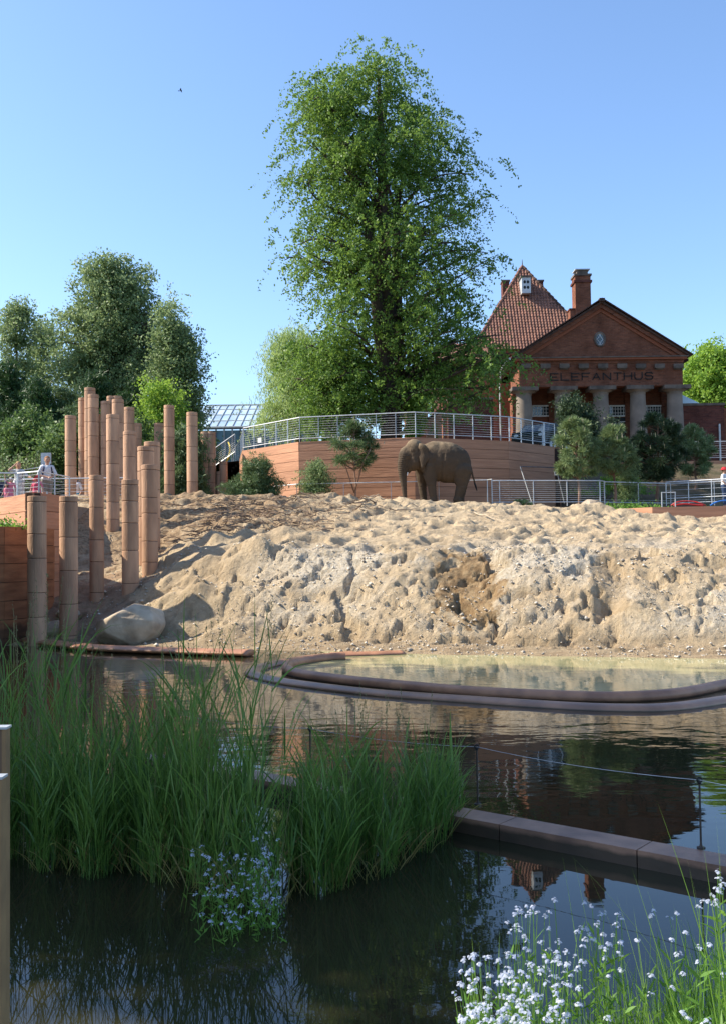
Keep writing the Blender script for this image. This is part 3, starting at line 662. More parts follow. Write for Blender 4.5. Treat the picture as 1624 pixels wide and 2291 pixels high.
# gable
xl = B1(322, 630).x; xr = B1(1412, 630).x
def prism(m, name, tri, y0, y1):
    n = len(tri); mb = MB(); mb.add([(x, y0, z) for x, z in tri]+[(x, y1, z) for x, z in tri],
        [tuple(range(n)), tuple(range(2*n-1, n-1, -1))]+[(i, i+n, (i+1) % n+n, (i+1) % n) for i in range(n)]); return mb.build(name, m, house)
zb = z_corn+.075
prism(BR, 'tympanum', [(xl+.7, zb), (xr-.7, zb), (XM, z_apex-.5)], YB+.12, YB+.5)
for sgn, xe in ((-1, xl), (1, xr)):
    # raking brick mouldings stepping forward, then the tiled verge
    for (o1, o2, yy, mm, nm) in ((.95, .62, .04, M['brick_orange'], 'raking_moulding'), (.62, .22, -.12, BR, 'raking_cornice'), (.22, .02, -.26, M['tile_dark'], 'verge')):
        sl_ = (z_apex-z_corn)/abs(XM-xe); c_ = math.sqrt(1+sl_*sl_)
        q = [(xe-sgn*(.0+o1*.2), z_corn+.08), (XM, z_apex-o1*c_*.55), (XM, z_apex-o2*c_*.55), (xe, z_corn+.08+.0)]
        q = [(xe-sgn*o1*1.05, z_corn+.08), (XM, z_apex-o1*c_*.55), (XM, z_apex-o2*c_*.55), (xe-sgn*o2*1.05, z_corn+.08)]
        prism(mm, nm, q if sgn < 0 else q[::-1], YB+yy, YB+.45-.01*o1)
    n = 30
    vb = MB()
    for k in range(n):
        u = (k+.5)/n; x = xe+(XM-xe)*u; z = z_corn+.10+(z_apex-z_corn)*u
        dx = (XM-xe)/n*.55; dz = (z_apex-z_corn)/n*.55
        vb.obox((x, YB+3, z+.015), (dx, 0, dz), (0, 3.36, 0), (-dz*.1*sgn*0, 0, .035))
    vb.build('verge_tiles', M['tile_dark'], house)['kind'] = 'stuff'
    prism(M['tile_dark'], 'roof_slope', [(xe, z_corn+.0), (XM, z_apex+.0), (XM, z_apex-.12), (xe, z_corn-.12)] if sgn > 0 else [(xe, z_corn-.12), (XM, z_apex-.12), (XM, z_apex), (xe, z_corn)], YB+.5, YE)
    xo = xl-.02 if sgn < 0 else xr+.02
MB().obox((XM, YB-.2, z_apex+.02), (.16, 0, 0), (0, .2, 0), (0, 0, .10)).build('finial', M['tile_dark'], house)
MB().tube([(XM, YB-.1, z_apex+.05), (XM, YE, z_apex+.05)], .11, 8).build('ridge', M['tile_dark'], house)
# oval window
c = B1(862, 505); rx = 30*.3704/F*YB; rz = 41*.3704/F*YB
def oval(rx, rz, y, n=24): return [Vector((c.x+rx*math.cos(2*PI*k/n), y, c.z+rz*math.sin(2*PI*k/n))) for k in range(n+1)]
ow = MB().tube(oval(rx, rz, YB+.09), .07, 8, cap=False).build('oval_window', M['stone_dark'], house)
pp = oval(rx, rz, YB+.1)[:-1]; MB().add(pp, [tuple(range(24))]).build('pane', M['glass'], ow)
lat = MB()
for sx in (-1, 1):
    for sz in (-1, 1):
        lat.tube([(c.x+sx*rx*.62, YB+.08, c.z), (c.x+sx*rx*.2, YB+.08, c.z+sz*rz*.35), (c.x, YB+.08, c.z+sz*rz*.8)], .022, 5)
lat.tube(oval(rx*.86, rz*.86, YB+.08), .025, 6, cap=False)
lat.build('lattice', M['white_metal'], ow)
# lettering, built as strokes
LET = {'E': [[(1,0),(0,0),(0,1),(1,1)],[(0,.5),(.8,.5)]], 'L': [[(0,1),(0,0),(1,0)]], 'F': [[(0,0),(0,1),(1,1)],[(0,.5),(.8,.5)]],
       'A': [[(0,0),(.5,1),(1,0)],[(.2,.36),(.8,.36)]], 'N': [[(0,0),(0,1),(1,0),(1,1)]], 'T': [[(0,1),(1,1)],[(.5,1),(.5,0)]],
       'H': [[(0,0),(0,1)],[(1,0),(1,1)],[(0,.5),(1,.5)]], 'U': [[(0,1),(0,.25),(.2,0),(.8,0),(1,.25),(1,1)]],
       'S': [[(1,.82),(.8,1),(.2,1),(0,.82),(0,.62),(.2,.5),(.8,.5),(1,.36),(1,.18),(.8,0),(.2,0),(0,.18)]]}
word = 'ELEFANTHUS'; a = B1(562, 760); b = B1(1178, 726); W_ = (b.x-a.x)
lw = W_/(len(word)*1.42-.42); zl0 = min(a.z, b.z)+.05; zl1 = zl0+.40
for i, ch in enumerate(word):
    mb = MB(); x0 = a.x+i*lw*1.42
    for st in LET[ch]:
        for p, q in zip(st[:-1], st[1:]):
            p = Vector((x0+p[0]*lw, YB-.02, zl0+p[1]*(zl1-zl0))); q = Vector((x0+q[0]*lw, YB-.02, zl0+q[1]*(zl1-zl0)))
            dd = (q-p).normalized(); sd = Vector((-dd.z, 0, dd.x))
            mb.obox((p+q)/2, (q-p)/2+dd*.02, (0, .018, 0), sd*.033)
    mb.build('letter', M['letter'], house)
# columns
zg = WZ
col_me = None
for x in (405, 640, 872, 1098, 1322):
    cx = B1(x, 800).x; H = zc_bot-zg; wr = .5
    prof = [(.545, 0), (.54, .1), (.535, H*.3), (.50, H*.6), (.455, H-.52), (.45, H-.46), (.48, H-.44), (.48, H-.41), (.455, H-.39), (.50, H-.34), (.66, H-.26), (.70, H-.235)]
    if col_me is None: col_me = MB().lathe(prof, 28).mesh('stone_column')
    o = link('stone_column', col_me, M['col'], None, loc=(cx, YB+.40, zg)); o.parent = house; o.location = Vector((cx, YB+.40, zg))-house.location
    for p in col_me.polygons: p.use_smooth = len(p.vertices) == 4
    ab = MB().box((cx-.80, YB-.30, zc_bot-.233), (cx+.80, YB+1.05, zc_bot-.002)).build('abacus', M['stone_dark'], o)
# porch walls
hb('porch_wall', M['brick'], (XL+.25, YW, zg), (XR-.25, YW+.4, z_corn-.3))
hb('porch_ceiling', M['brick_dark'], (XL+.602, YB+.702, zc_bot+.3), (XR-.602, YW-.002, zc_bot+.5))
for x in (575, 1035, 1255, 760):
    p = B1(x, 900, YW); hb('pilaster', BR, (p.x-.28, YW-.14, zg), (p.x+.28, YW-.002, zc_bot+.2))
def window(x0, x1, y0, y1, Y, nx, ny, name='window'):
    a = P(*z1(x0, y1), Y); b = P(*z1(x1, y0), Y)
    f = MB(); w_ = .09
    f.box((a.x, Y-.10, a.z), (b.x, Y+.0, a.z+w_)); f.box((a.x, Y-.10, b.z-w_), (b.x, Y, b.z))
    f.box((a.x, Y-.10, a.z+w_+.001), (a.x+w_, Y, b.z-w_-.001)); f.box((b.x-w_, Y-.10, a.z+w_+.001), (b.x, Y, b.z-w_-.001))
    fo = f.build(name, M['white'], house)
    mb = MB()
    for i in range(1, nx): x = a.x+(b.x-a.x)*i/nx; mb.box((x-.014, Y-.075, a.z+w_), (x+.014, Y-.03, b.z-w_))
    for i in range(1, ny): z = a.z+(b.z-a.z)*i/ny; mb.box((a.x+w_, Y-.07, z-.014), (b.x-w_, Y-.035, z+.014))
    mb.build('glazing_bar', M['white'], fo)
    for i in range(nx):
        for j in range(ny):
            x_0 = a.x+(b.x-a.x)*i/nx+.015; x_1 = a.x+(b.x-a.x)*(i+1)/nx-.015; z_0 = a.z+(b.z-a.z)*j/ny+.015; z_1 = a.z+(b.z-a.z)*(j+1)/ny-.015
            MB().box((x_0, Y-.055+.004*((i*3+j) % 3), z_0), (x_1, Y-.045+.004*((i*3+j) % 3), z_1)).build('pane', M['glass'], fo)
window(447, 568, 905, 976, YW, 7, 3); window(903, 1016, 905, 976, YW, 7, 3); window(1132, 1240, 905, 976, YW, 7, 3)
window(670, 790, 905, 976, YW, 7, 3)
a = P(*z1(908, 1000), YW); b = P(*z1(1016, 980), YW)
do = hb('door', M['door'], (a.x, YW-.08, zg), (b.x, YW-.002, b.z))
for k in range(2):
    cx = a.x+(b.x-a.x)*(.27+.46*k); cz = b.z-.75; q = .36
    mb = MB(); mb.tube([(cx-q, YW-.1, cz), (cx, YW-.1, cz+q*1.25), (cx+q, YW-.1, cz), (cx, YW-.1, cz-q*1.25), (cx-q, YW-.1, cz)], .022, 4)
    for s in (-1, 1):
        mb.box((cx+s*q-.02, YW-.11, cz-q*1.35), (cx+s*q+.02, YW-.085, cz+q*1.35)); mb.box((cx-q, YW-.113, cz+s*q*1.35-.02), (cx+q, YW-.087, cz+s*q*1.35+.02))
    mb.build('door_window', M['white'], do)
# body of the house behind the porch
hb('side_wall', BR, (XL+.1, YW+1.0, zg), (XL+.5, YE, z_corn-.5)); hb('side_wall', BR, (XR-.5, YW+1.0, zg), (XR-.1, YE, z_corn-.5))
hb('rear_wall', BR, (XL+.1, YE, zg), (XR-.1, YE+.3, z_corn))
hb('corner_pier', BR, (XL-.25, YB+1.25, zg), (XL+.5, YB+2.3, zc_bot)); hb('corner_pier', M['brick_orange'], (XL-.33, YB+1.2, zc_bot-.5), (XL+.52, YB+2.35, zc_bot-.3))
hb('side_pier', M['brick_orange'], (XL-.55, YW+1.5, zg), (XL+.09, YW+3.9, z_corn-.75))
hb('side_pier', BR, (XL-.3, YW+6.5, zg), (XL+.09, YW+8, z_corn-.75))
for k in range(14):
    y = YB+.9+k*.85; hb('rafter_end', M['stone_dark'], (XL-.55, y, z_corn-.30), (XL-.23, y+.3, z_corn-.1))
hb('eave_board', M['brick_orange'], (XL-.6, YB+.62, z_corn-.098), (XL+.1, YE, z_corn-.02))
MB().tube([(xl-.12, YB-.2, z_corn+.0), (xl-.12, YE, z_corn-.02)], .09, 8).build('gutter', M['white_metal'], house)
pp = B1(278, 700, 61.8)
MB().tube([(xl-.12, 63.5, z_corn-.02), (XL-.62, 63.6, z_corn-.6), (XL-.66, 63.7, z_corn-1.0), (XL-.66, 63.7, zg)], .06, 8).build('downpipe', M['white_metal'], house)
# side annex with its own eaves, left
hb('annex', BR, (XL-1.6, YW+4, zg), (XL+.09, YW+8.6, z_corn-1.6))
MB().tube([(XL-1.75, YW+3.9, z_corn-1.6), (XL-.4, YW+3.9, z_corn-.9)], .08, 6).build('gutter', M['white_metal'], house)
# tall chimney
def chim(x0, x1, yt, yb, Y, m=BR, dep=1.0):
    a = P(*z1(x0, yb), Y); b = P(*z1(x1, yt), Y); return a, b
a, b = chim(716, 803, 122, 400, 66)
ch = hb('chimney', BR, (a.x, 66, a.z), (b.x, 67.1, b.z)); z = b.z
MB().box((a.x-.09, 65.92, z-.45), (b.x+.09, 67.18, z-.30)).build('band', M['brick_dark'], ch)
MB().box((a.x-.07, 65.93, z+.002), (b.x+.07, 67.17, z+.13)).build('cap', M['stone_dark'], ch)
MB().box((a.x+.15, 66.1, z+.132), (b.x-.15, 66.9, z+.42)).build('cowl', M['stone_dark'], ch)
MB().box((a.x+.02, 66.0, z+.422), (b.x-.02, 67.0, z+.48)).build('cowl_top', M['white_metal'], ch)
a, b = chim(680, 727, 330, 420, 66.2); st_ = hb('chimney', BR, (a.x, 66.1, a.z), (b.x-.02, 66.9, b.z)); MB().box((a.x-.06, 66.04, b.z+.001), (b.x+.0, 66.96, b.z+.09)).build('cap', M['brick_dark'], st_)

# ------------------------------------------------------------------ pyramid-roofed tower
YT = 70.0
tow = empty('pyramid_roof_tower', (12.4, 74.5, WZ), 'square brick block with a steep pantiled pyramid roof behind the temple front', 'building')
aL = P(*z1(88, 572), YT); aR = P(*z1(858, 572), YT); hs = (aR.x-aL.x)/2; ctr = Vector(((aL.x+aR.x)/2, YT+hs, aL.z))
ap = P(*z1(384, 68), YT+hs); apx = Vector((ctr.x-.1, YT+hs, ap.z))
cor = [Vector((ctr.x+sx*hs, ctr.y+sy*hs, ctr.z)) for sx, sy in ((-1,-1),(1,-1),(1,1),(-1,1))]
MB().add(cor+[apx], [(0,1,4),(1,2,4),(2,3,4),(3,0,4),(3,2,1,0)]).build('roof', M['tile_dark'], tow)
MB().box((ctr.x-hs+.45, ctr.y-hs+.45, WZ), (ctr.x+hs-.45, ctr.y+hs-.45, ctr.z-.01)).build('wall', BR, tow)
MB().box((ctr.x-hs+.2, ctr.y-hs+.2, ctr.z-.35), (ctr.x+hs-.2, ctr.y+hs-.2, ctr.z-.012)).build('cornice', M['brick_orange'], tow)
def tiles(A, Bq, T, name, nrow, tw):
    """individual S-shaped pantiles on the triangle A-B-T"""
    A = Vector(A); Bq = Vector(Bq); T = Vector(T); W0 = (Bq-A).length; u = (Bq-A).normalized(); mid = (A+Bq)/2
    up = T-A - u*(T-A).dot(u); Hs = up.length; up.normalize(); n = u.cross(up)
    tx = (T-A).dot(u); mb = MB(); rh = Hs/nrow; rr_ = random.Random(3)
    for r in range(nrow):
        v0 = r*rh; v1 = v0+rh*1.12; f0 = v0/Hs; x0 = tx*f0; x1 = W0+(tx-W0)*f0
        k0 = math.ceil(x0/tw); k1 = int(x1/tw)
        for k in range(k0, k1):
            j = rr_.uniform(-.008, .008); pts = []
            for (s, hgt) in ((0, .02), (.25, .075), (.5, .085), (.72, .03), (1.0, .015)):
                pts.append((k*tw+s*tw, hgt))
            lo = [A+u*x+up*v0+n*(h+.035+j) for x, h in pts]; hi = [A+u*x+up*v1+n*(h+.0+j) for x, h in pts]; bot = [A+u*x+up*v0+n*.0 for x, h in pts]
            b = len(mb.v); mb.v += [tuple(p) for p in lo+hi+bot]
            for i in range(4): mb.f += [(b+i, b+i+1, b+5+i+1, b+5+i), (b+10+i, b+10+i+1, b+i+1, b+i)]
    o = mb.build(name, M['tile'], tow); o['kind'] = 'stuff'; return o
tiles(cor[0], cor[1], apx, 'pantiles', 32, .225); tiles(cor[3], cor[0], apx, 'pantiles', 32, .225)
for i in (0, 1, 3):
    d = apx-cor[i]; n = 22; hmb = MB()
    for k in range(n):
        p = cor[i]+d*(k/n); q = cor[i]+d*((k+1.1)/n); hmb.tube([p+Vector((0, 0, .07)), q+Vector((0, 0, .03))], [.13, .10], 7)
    hmb.build('hip_tiles', M['tile'] if i != 1 else M['tile_dark'], tow)['kind'] = 'stuff'
MB().tube([apx, apx+Vector((0, 0, .55))], [.05, .015], 6).build('finial', M['stone_dark'], tow)
MB().lathe([(.2, -.35), (.12, .02), (.04, .12)], 10, apx).build('apex_cap', M['stone_dark'], tow)
# roof vent box
a = P(*z1(384, 236), 72.6); b = P(*z1(436, 140), 72.6)
vb = MB().box((a.x, 72.2, a.z), (b.x, 73.9, b.z)).build('vent_box', M['white_metal'], tow)
MB().box((a.x-.08, 72.1, b.z+.001), (b.x+.0, 74, b.z+.12)).build('vent_roof', M['stone_dark'], vb)
for i in range(2):
    for j in range(2):
        x = a.x+(b.x-a.x)*(.32+.36*i); z = b.z-.35-.4*j; MB().ell((x, 72.2, z), (.1, .02, .12), 10, 6).build('vent_hole', M['black'], vb)
for (x0, x1, yt) in ((270, 308, 165), (478, 512, 165)):
    a = P(*z1(x0, 260), YT+hs+2); b = P(*z1(x1, yt), YT+hs+2)
    o = MB().box((a.x, YT+hs+1.6, a.z), (b.x, YT+hs+2.6, b.z)).build('chimney', M['brick_dark'], tow)
    MB().box((a.x-.06, YT+hs+1.55, b.z+.001), (b.x+.06, YT+hs+2.65, b.z+.12)).build('cap', M['stone_dark'], o)
# low house parts to the left of the temple house, seen through the big tree
lo_ = empty('low_brick_house', (8, 68, WZ), 'low brick house with tiled roof glimpsed between the big tree and the temple front', 'building')
a = P(*z1(-110, 740), 68); b = P(*z1(205, 640), 68)
MB().box((a.x, 68, WZ), (b.x-.2, 76, b.z)).build('wall', M['brick_dark'], lo_)
MB().hexa([(a.x-.4, 67.6, b.z), (b.x, 67.6, b.z), (b.x, 76.4, b.z+.01), (a.x-.4, 76.4, b.z+.01)], [(a.x-.4+1, 71, b.z+1.9), (b.x, 71, b.z+1.9), (b.x, 73, b.z+1.9), (a.x+.6, 73, b.z+1.9)]).build('roof', M['tile'], lo_)
c_ = P(*z1(20, 700), 66); MB().hexa([(c_.x-1.2, 65, WZ), (c_.x+2.4, 65, WZ), (c_.x+2.4, 67.5, WZ), (c_.x-1.2, 67.5, WZ)], [(c_.x-1.2, 65, c_.z-1.6), (c_.x+2.4, 65, c_.z-.2), (c_.x+2.4, 67.5, c_.z-.2), (c_.x-1.2, 67.5, c_.z-1.6)]).build('lean_to', M['brick_orange'], lo_)
a2 = P(925, 905, 64); MB().box((a2.x-.5, 64, WZ), (a2.x+.9, 67, P(925, 848, 64).z)).build('gatehouse', M['brick_orange'], lo_)
MB().hexa([(a2.x-1.0, 63.6, P(925, 862, 64).z), (a2.x-.5, 63.6, P(925, 862, 64).z), (a2.x-.5, 67, P(925, 862, 64).z), (a2.x-1.0, 67, P(925, 862, 64).z)], [(a2.x-.55, 63.6, P(925, 848, 64).z), (a2.x-.5, 63.6, P(925, 845, 64).z), (a2.x-.5, 67, P(925, 845, 64).z), (a2.x-.55, 67, P(925, 848, 64).z)]).build('side_roof', M['tile'], lo_)
# yard walls
a = P(*z1(-60, 862), 58.5); b = P(*z1(214, 862), 58.5)
yw = empty('brick_yard_wall', ((a.x+b.x)/2, 58.5, WZ), 'dark brick yard wall between the ivy and the left side of the temple house', 'wall')
MB().box((a.x, 58.5, WZ), (b.x, 58.9, a.z-.12)).build('wall_face', M['brick_dark'], yw); MB().box((a.x-.05, 58.4, a.z-.118), (b.x+.02, 59, a.z)).build('coping', M['stone_dark'], yw)
a = P(*z1(1370, 880), 61); b = P(*z1(1608, 862), 61)
wg = empty('brick_wing', ((a.x+b.x)/2, 61.5, WZ), 'low flat brick wing joined to the right of the temple house', 'building')
MB().box((XR+.05, 61, WZ), (b.x, 66, b.z-.45)).build('wall', M['brick_dark'], wg); MB().box((XR+.05, 60.92, b.z-.448), (b.x+.05, 66.08, b.z-.3)).build('coping', M['stone_dark'], wg)
MB().hexa([(XR+.1, 61.6, b.z-.298), (XR+1.7, 61.6, b.z-.298), (XR+1.7, 65, b.z-.298), (XR+.1, 65, b.z-.298)], [(XR+.1, 61.6, b.z+.5), (XR+.12, 61.6, b.z+.5), (XR+.12, 65, b.z+.5), (XR+.1, 65, b.z+.5)]).build('skylight', M['ghroof'], wg)
MB().tube([(b.x-.35, 60.9, WZ), (b.x-.35, 60.9, b.z-1.6)], .06, 8).build('downpipe', M['white_metal'], wg)
MB().box((b.x+.06, 61.2, WZ), (b.x+4, 66, b.z-.6)).build('wall', M['brick'], wg)
# pink concrete pier
p = P(970, 945, 47.5)
pr_ = empty('concrete_pier', (p.x, 47.5, WZ), 'short pink slanted pier behind the railing beside the ivy', 'wall')
a = P(955, 975, 47.5); b = P(987, 912, 47.5)
MB().hexa([(a.x, 47.5, WZ-.03), (b.x, 47.5, WZ-.03), (b.x, 48.4, WZ-.03), (a.x, 48.4, WZ-.03)], [(a.x, 47.5, b.z-.6), (b.x, 47.5, b.z+.1), (b.x, 48.4, b.z+.1), (a.x, 48.4, b.z-.6)]).build('block', M['board'], pr_)

# ------------------------------------------------------------------ greenhouse
def z7(x, y): return (x*.3982, 571.4+y*.3982)
gh = empty('greenhouse', (-10.5, 80, 6.8), 'glass greenhouse with a slanted pale roof between the poles and the willow', 'greenhouse')
YG = 76.0; e0 = P(*z7(1080, 972), YG); e1 = P(*z7(1760, 968), YG); r0 = P(*z7(1130, 848), YG+7)
ez = e0.z; rz_ = r0.z; n = 15; gx0 = e0.x; gx1 = e1.x; wdt = (gx1-gx0)/n; shift = 3.2
def RP(i, v): return Vector((gx0+wdt*i+shift*v*0, YG+7*v, ez+(rz_-ez)*v))
rows = [0, .28, .55, .8, 1.0]
for i in range(n):
    for j in range(4):
        a, b, c_, d_ = RP(i, rows[j]), RP(i+1, rows[j]), RP(i+1, rows[j+1]), RP(i, rows[j+1])
        g = Vector((.03, 0, 0)); up = Vector((0, 0, .03))
        MB().hexa([a+g, b-g, c_-g, d_+g], [a+g+up, b-g+up, c_-g+up, d_+g+up]).build('roof_pane', M['ghroof'], gh)
for i in range(n+1):
    MB().tube([RP(i, 0)+Vector((0, 0, .05)), RP(i, 1)+Vector((0, 0, .05))], .05, 5).build('rafter', M['ghframe'], gh)
for v in (0, .28, .55, .8, 1):
    MB().tube([RP(0, v)+Vector((0, 0, .04)), RP(n, v)+Vector((0, 0, .04))], .045 if 0 < v < 1 else .1, 5).build('purlin', M['ghframe'], gh)
zb_ = 6.8
for i in range(n):
    for j in range(2):
        x0 = gx0+wdt*i+.04; x1 = gx0+wdt*(i+1)-.04; zz0 = zb_+(ez-.15-zb_)*j/2+.03; zz1 = zb_+(ez-.15-zb_)*(j+1)/2-.03
        MB().box((x0, YG+.04, zz0), (x1, YG+.06, zz1)).build('wall_pane', M['ghwall'], gh)
for i in range(n+1): MB().box((gx0+wdt*i-.05, YG-.04, zb_), (gx0+wdt*i+.05, YG+.1, ez-.1)).build('mullion', M['ghframe'] if i % 3 else M['steel_dark'], gh)
MB().box((gx0-.1, YG-.08, ez-.099), (gx1+.1, YG+.15, ez-.02)).build('gutter', M['steel_dark'], gh)
MB().box((gx0, YG+6.5, zb_), (gx1, YG+6.7, ez)).build('rear_wall', M['ghwall'], gh)

# ------------------------------------------------------------------ car on the terrace
def make_car(loc, rz):
    t = empty('parked_car', loc, 'dark green car parked behind the railing in front of the temple house', 'car', rz=rz)
    t['_w'] = 0
    def part(name, mb, m, par=None, smooth=False):
        o = mb.build(name, m, None, smooth=smooth); o.parent = par or t; return o
    cg = mat('car_paint', (.02, .032, .03), (.024, .036, .034), rough=.25, spec=.6)
    prof = [(-2.1, .35), (-2.15, .75), (-2.0, .98), (-1.1, 1.05), (-.55, 1.5), (.2, 1.6), (1.4, 1.56), (2.0, 1.08), (2.12, .7), (2.1, .35)]
    n = len(prof); mb = MB(); rows_ = []
    for y, inset in ((-.86, 0), (-.82, 0), (.82, 0), (.86, 0)):
        pass
    def ins(z): return .86 - max(0, z-1.0)*.32
    V_ = [(x, -ins(z), z) for x, z in prof]+[(x, ins(z), z) for x, z in prof]
    mb.add(V_, [tuple(range(n))[::-1], tuple(range(n, 2*n))]+[(i, (i+1) % n, (i+1) % n+n, i+n) for i in range(n)])
    part('body', mb, cg)
    part('windscreen', MB().hexa([(-1.10, -.74, 1.07), (-1.10, .74, 1.07), (-1.06, .74, 1.07), (-1.06, -.74, 1.07)], [(-.62, -.64, 1.47), (-.62, .64, 1.47), (-.5, .64, 1.47), (-.5, -.64, 1.47)]), M['glass'])
    for s in (-1, 1):
        part('side_window', MB().hexa([(-.8, s*.865, 1.08), (1.5, s*.865, 1.08), (1.5, s*.80, 1.08), (-.8, s*.80, 1.08)], [(-.4, s*.73, 1.48), (1.25, s*.73, 1.48), (1.25, s*.68, 1.48), (-.4, s*.68, 1.48)]), M['glass'])
        h_ = MB().ell((-2.1, s*.62, .78), (.06, .14, .1), 12, 8); part('headlight', h_, M['white'])
        for x in (-1.35, 1.3):
            w_ = part('wheel', MB().tube([(x, s*.70, .33), (x, s*.9, .33)], .33, 18), M['black']); MB().tube([(x, s*.901, .33), (x, s*.915, .33)], .19, 12).build('rim', M['steel'], None).parent = w_
        part('mirror', MB().ell((-.75, s*.98, 1.08), (.06, .1, .07), 8, 6), cg)
    part('number_plate', MB().box((-2.175, -.26, .45), (-2.15, .26, .57)), M['white']); part('bumper', MB().box((-2.22, -.84, .36), (-2.12, .84, .6)), M['black'])
p = P(1203, 990, 49.5); make_car((p.x+.3, 50.2, WZ-.03), math.radians(62))

# ------------------------------------------------------------------ small things on the right and left
# leaning pipe frame by the terrace wall
a = P(1163, 1044, 42.3); b = P(1190, 1128, 41.2); c_ = P(1262, 1126, 41.6); d_ = P(1243, 1046, 42.9)
t = empty('leaning_frame', b, 'thin grey pipe frame leaning on the terrace wall right of the elephant', 'frame')
MB().tube([a, b], .022, 6).build('upright', M['steel_dark'], t); MB().tube([d_, c_], .022, 6).build('upright', M['steel_dark'], t); MB().tube([a, d_], .022, 6).build('crossbar', M['steel_dark'], t)
p = P(1244, 1059, 42.6); t = empty('notice_sign', p, 'small white notice fixed to the leaning frame', 'sign')
MB().obox(p, (.09, .0, 0), (0, .008, 0), (0, 0, .09)).build('plate', M['white'], t); MB().obox(p+Vector((0, -.012, .01)), (.06, 0, 0), (0, .002, 0), (0, 0, .03)).build('print', M['steel_dark'], t)
p = P(727, 1009+0, 45.3); p = P(773, 949, 44.0)
p = P(773.0-0, 950, 44); q = P(774, 949, 43.6)
qq = P((680+195*.4803)*.7519, (1180+270*.4803)*.7519, 45.0); t = empty('railing_notice', qq, 'small pale notice on the left stretch of the terrace railing', 'sign')
MB().obox(qq, (.09, -.09, 0), (.004, .004, 0), (0, 0, .11)).build('plate', M['white'], t)
# grey information board behind the man
p = P(103.5, 1060, 39.5); t = empty('information_board', (p.x, 39.5, 3.95), 'grey upright board behind the man with the backpack', 'board')
MB().box((p.x-.2, 39.5, 4.3), (p.x+.2, 39.56, P(103, 1013, 39.5).z)).build('panel', M['steel'], t); MB().box((p.x-.03, 39.562, 3.95), (p.x+.03, 39.6, 4.8)).build('stand', M['steel_dark'], t)
MB().tube([(p.x-.9, 39.6, 3.95), (p.x-.9, 39.6, 5.65), (p.x-.2, 39.6, 5.75)], .02, 6).build('frame', M['steel'], t)
# hoses, loose frame
def hose(name, lab, pts, r, m, cat='hose'):
    return tag(MB().tube(spline(pts, 6), r, 8).build(name, m, None, smooth=True), lab, cat)
hb_ = [P(x, y, d) for x, y, d in [(1500, 1131, 39.4), (1512, 1124, 39.3), (1530, 1121, 39.3), (1550, 1122, 39.3), (1566, 1126, 39.2), (1578, 1131, 39.2)]]
hose('coiled_hose', 'red hose arching over the planter wall at the right', hb_, .025, M['hose_red'])
hose('coiled_hose', 'red hose lying flat below the arching red one', [P(x, y, d) for x, y, d in [(1506, 1131, 39), (1530, 1128, 39), (1556, 1130, 39), (1572, 1131, 39)]], .035, M['hose_red'])
hose('blue_hose', 'blue hose at the right edge by the feet of the person in the red cap', [P(x, y, d) for x, y, d in [(1588, 1131, 39), (1600, 1124, 39), (1618, 1120, 39), (1640, 1120, 39)]], .03, M['hose_blue'])
hose('yellow_hose', 'yellow hose hanging from the stair railing left of the terrace wall', [P(x, y, d) for x, y, d in [(512, 990, 50), (515, 998, 49.6), (515, 1012, 49.6), (511, 1026, 49.6), (503, 1040, 49.6)]], .04, M['hose_yellow'])
t = empty('loose_gate_frame', P(1500, 1131, 38.9), 'small open steel frame standing left of the red hose', 'frame')
a = P(1480, 1131, 38.9); b = P(1510, 1131, 38.9); za = P(1480, 1102, 38.9).z; zb2 = 3.76
for u, v in (((a.x, zb2), (a.x, za)), ((b.x, zb2), (b.x, za)), ((a.x-.02, za), (b.x+.02, za)), ((a.x-.02, zb2), (b.x+.02, zb2))):
    MB().tube([(u[0], 38.9, u[1]), (v[0], 38.9, v[1])], .022, 6).build('tube', M['white_metal'], t)
for (pb, lab, lo) in (((14, 2291, 2.95, 0, 24, 1632), 'taller weathered wooden post at the bottom left corner', .0), ((6, 2291, 2.62, -6, 14, 1744), 'shorter weathered post in front of the taller one at the left edge', 0)):
    _, _, D_, x0_, x1_, yt = pb
    xr_ = P(x1_-9, 2000, D_).x; zt = P(x1_, yt, D_).z; t = empty('wooden_post', (xr_-.06, D_, -.3), lab, 'post', 'weathered posts at the left edge')
    MB().box((xr_-.14, D_, -.3), (xr_-.012, D_+.03, zt)).build('plank', M['postwood'], t); MB().box((xr_-.0118, D_-.006, -.3), (xr_, D_+.03, zt+.001)).build('edge_strip', M['postedge'], t)
    MB().box((xr_-.15, D_-.008, zt+.0015), (xr_+.003, D_+.035, zt+.008)).build('cap', M['white_metal'], t)
# bird
b = P(540, 269, 60); t = empty('flying_bird', P(540, 270, 60), 'tiny dark bird gliding high in the open sky left of the big tree', 'bird')
t.location = P(540*1.0*0+406, 203, 60); c_ = t.location
MB().ell(c_, (.07, .03, .028), 8, 6).build('body', M['black'], t); 
for s in (-1, 1): MB().add([c_+Vector((.06, 0, 0)), c_+Vector((-.03, 0, 0)), c_+Vector((-.08, s*.08, .04)), c_+Vector((.03, s*.17, -.05 if s > 0 else .11)), c_+Vector((.03, s*.09, .03))], [(0, 1, 2, 3, 4)]).build('wing', M['black'], t)
MB().tube([c_+Vector((-.09, 0, 0)), c_+Vector((-.19, 0, -.01))], [.03, .015], 5).build('tail', M['black'], t)
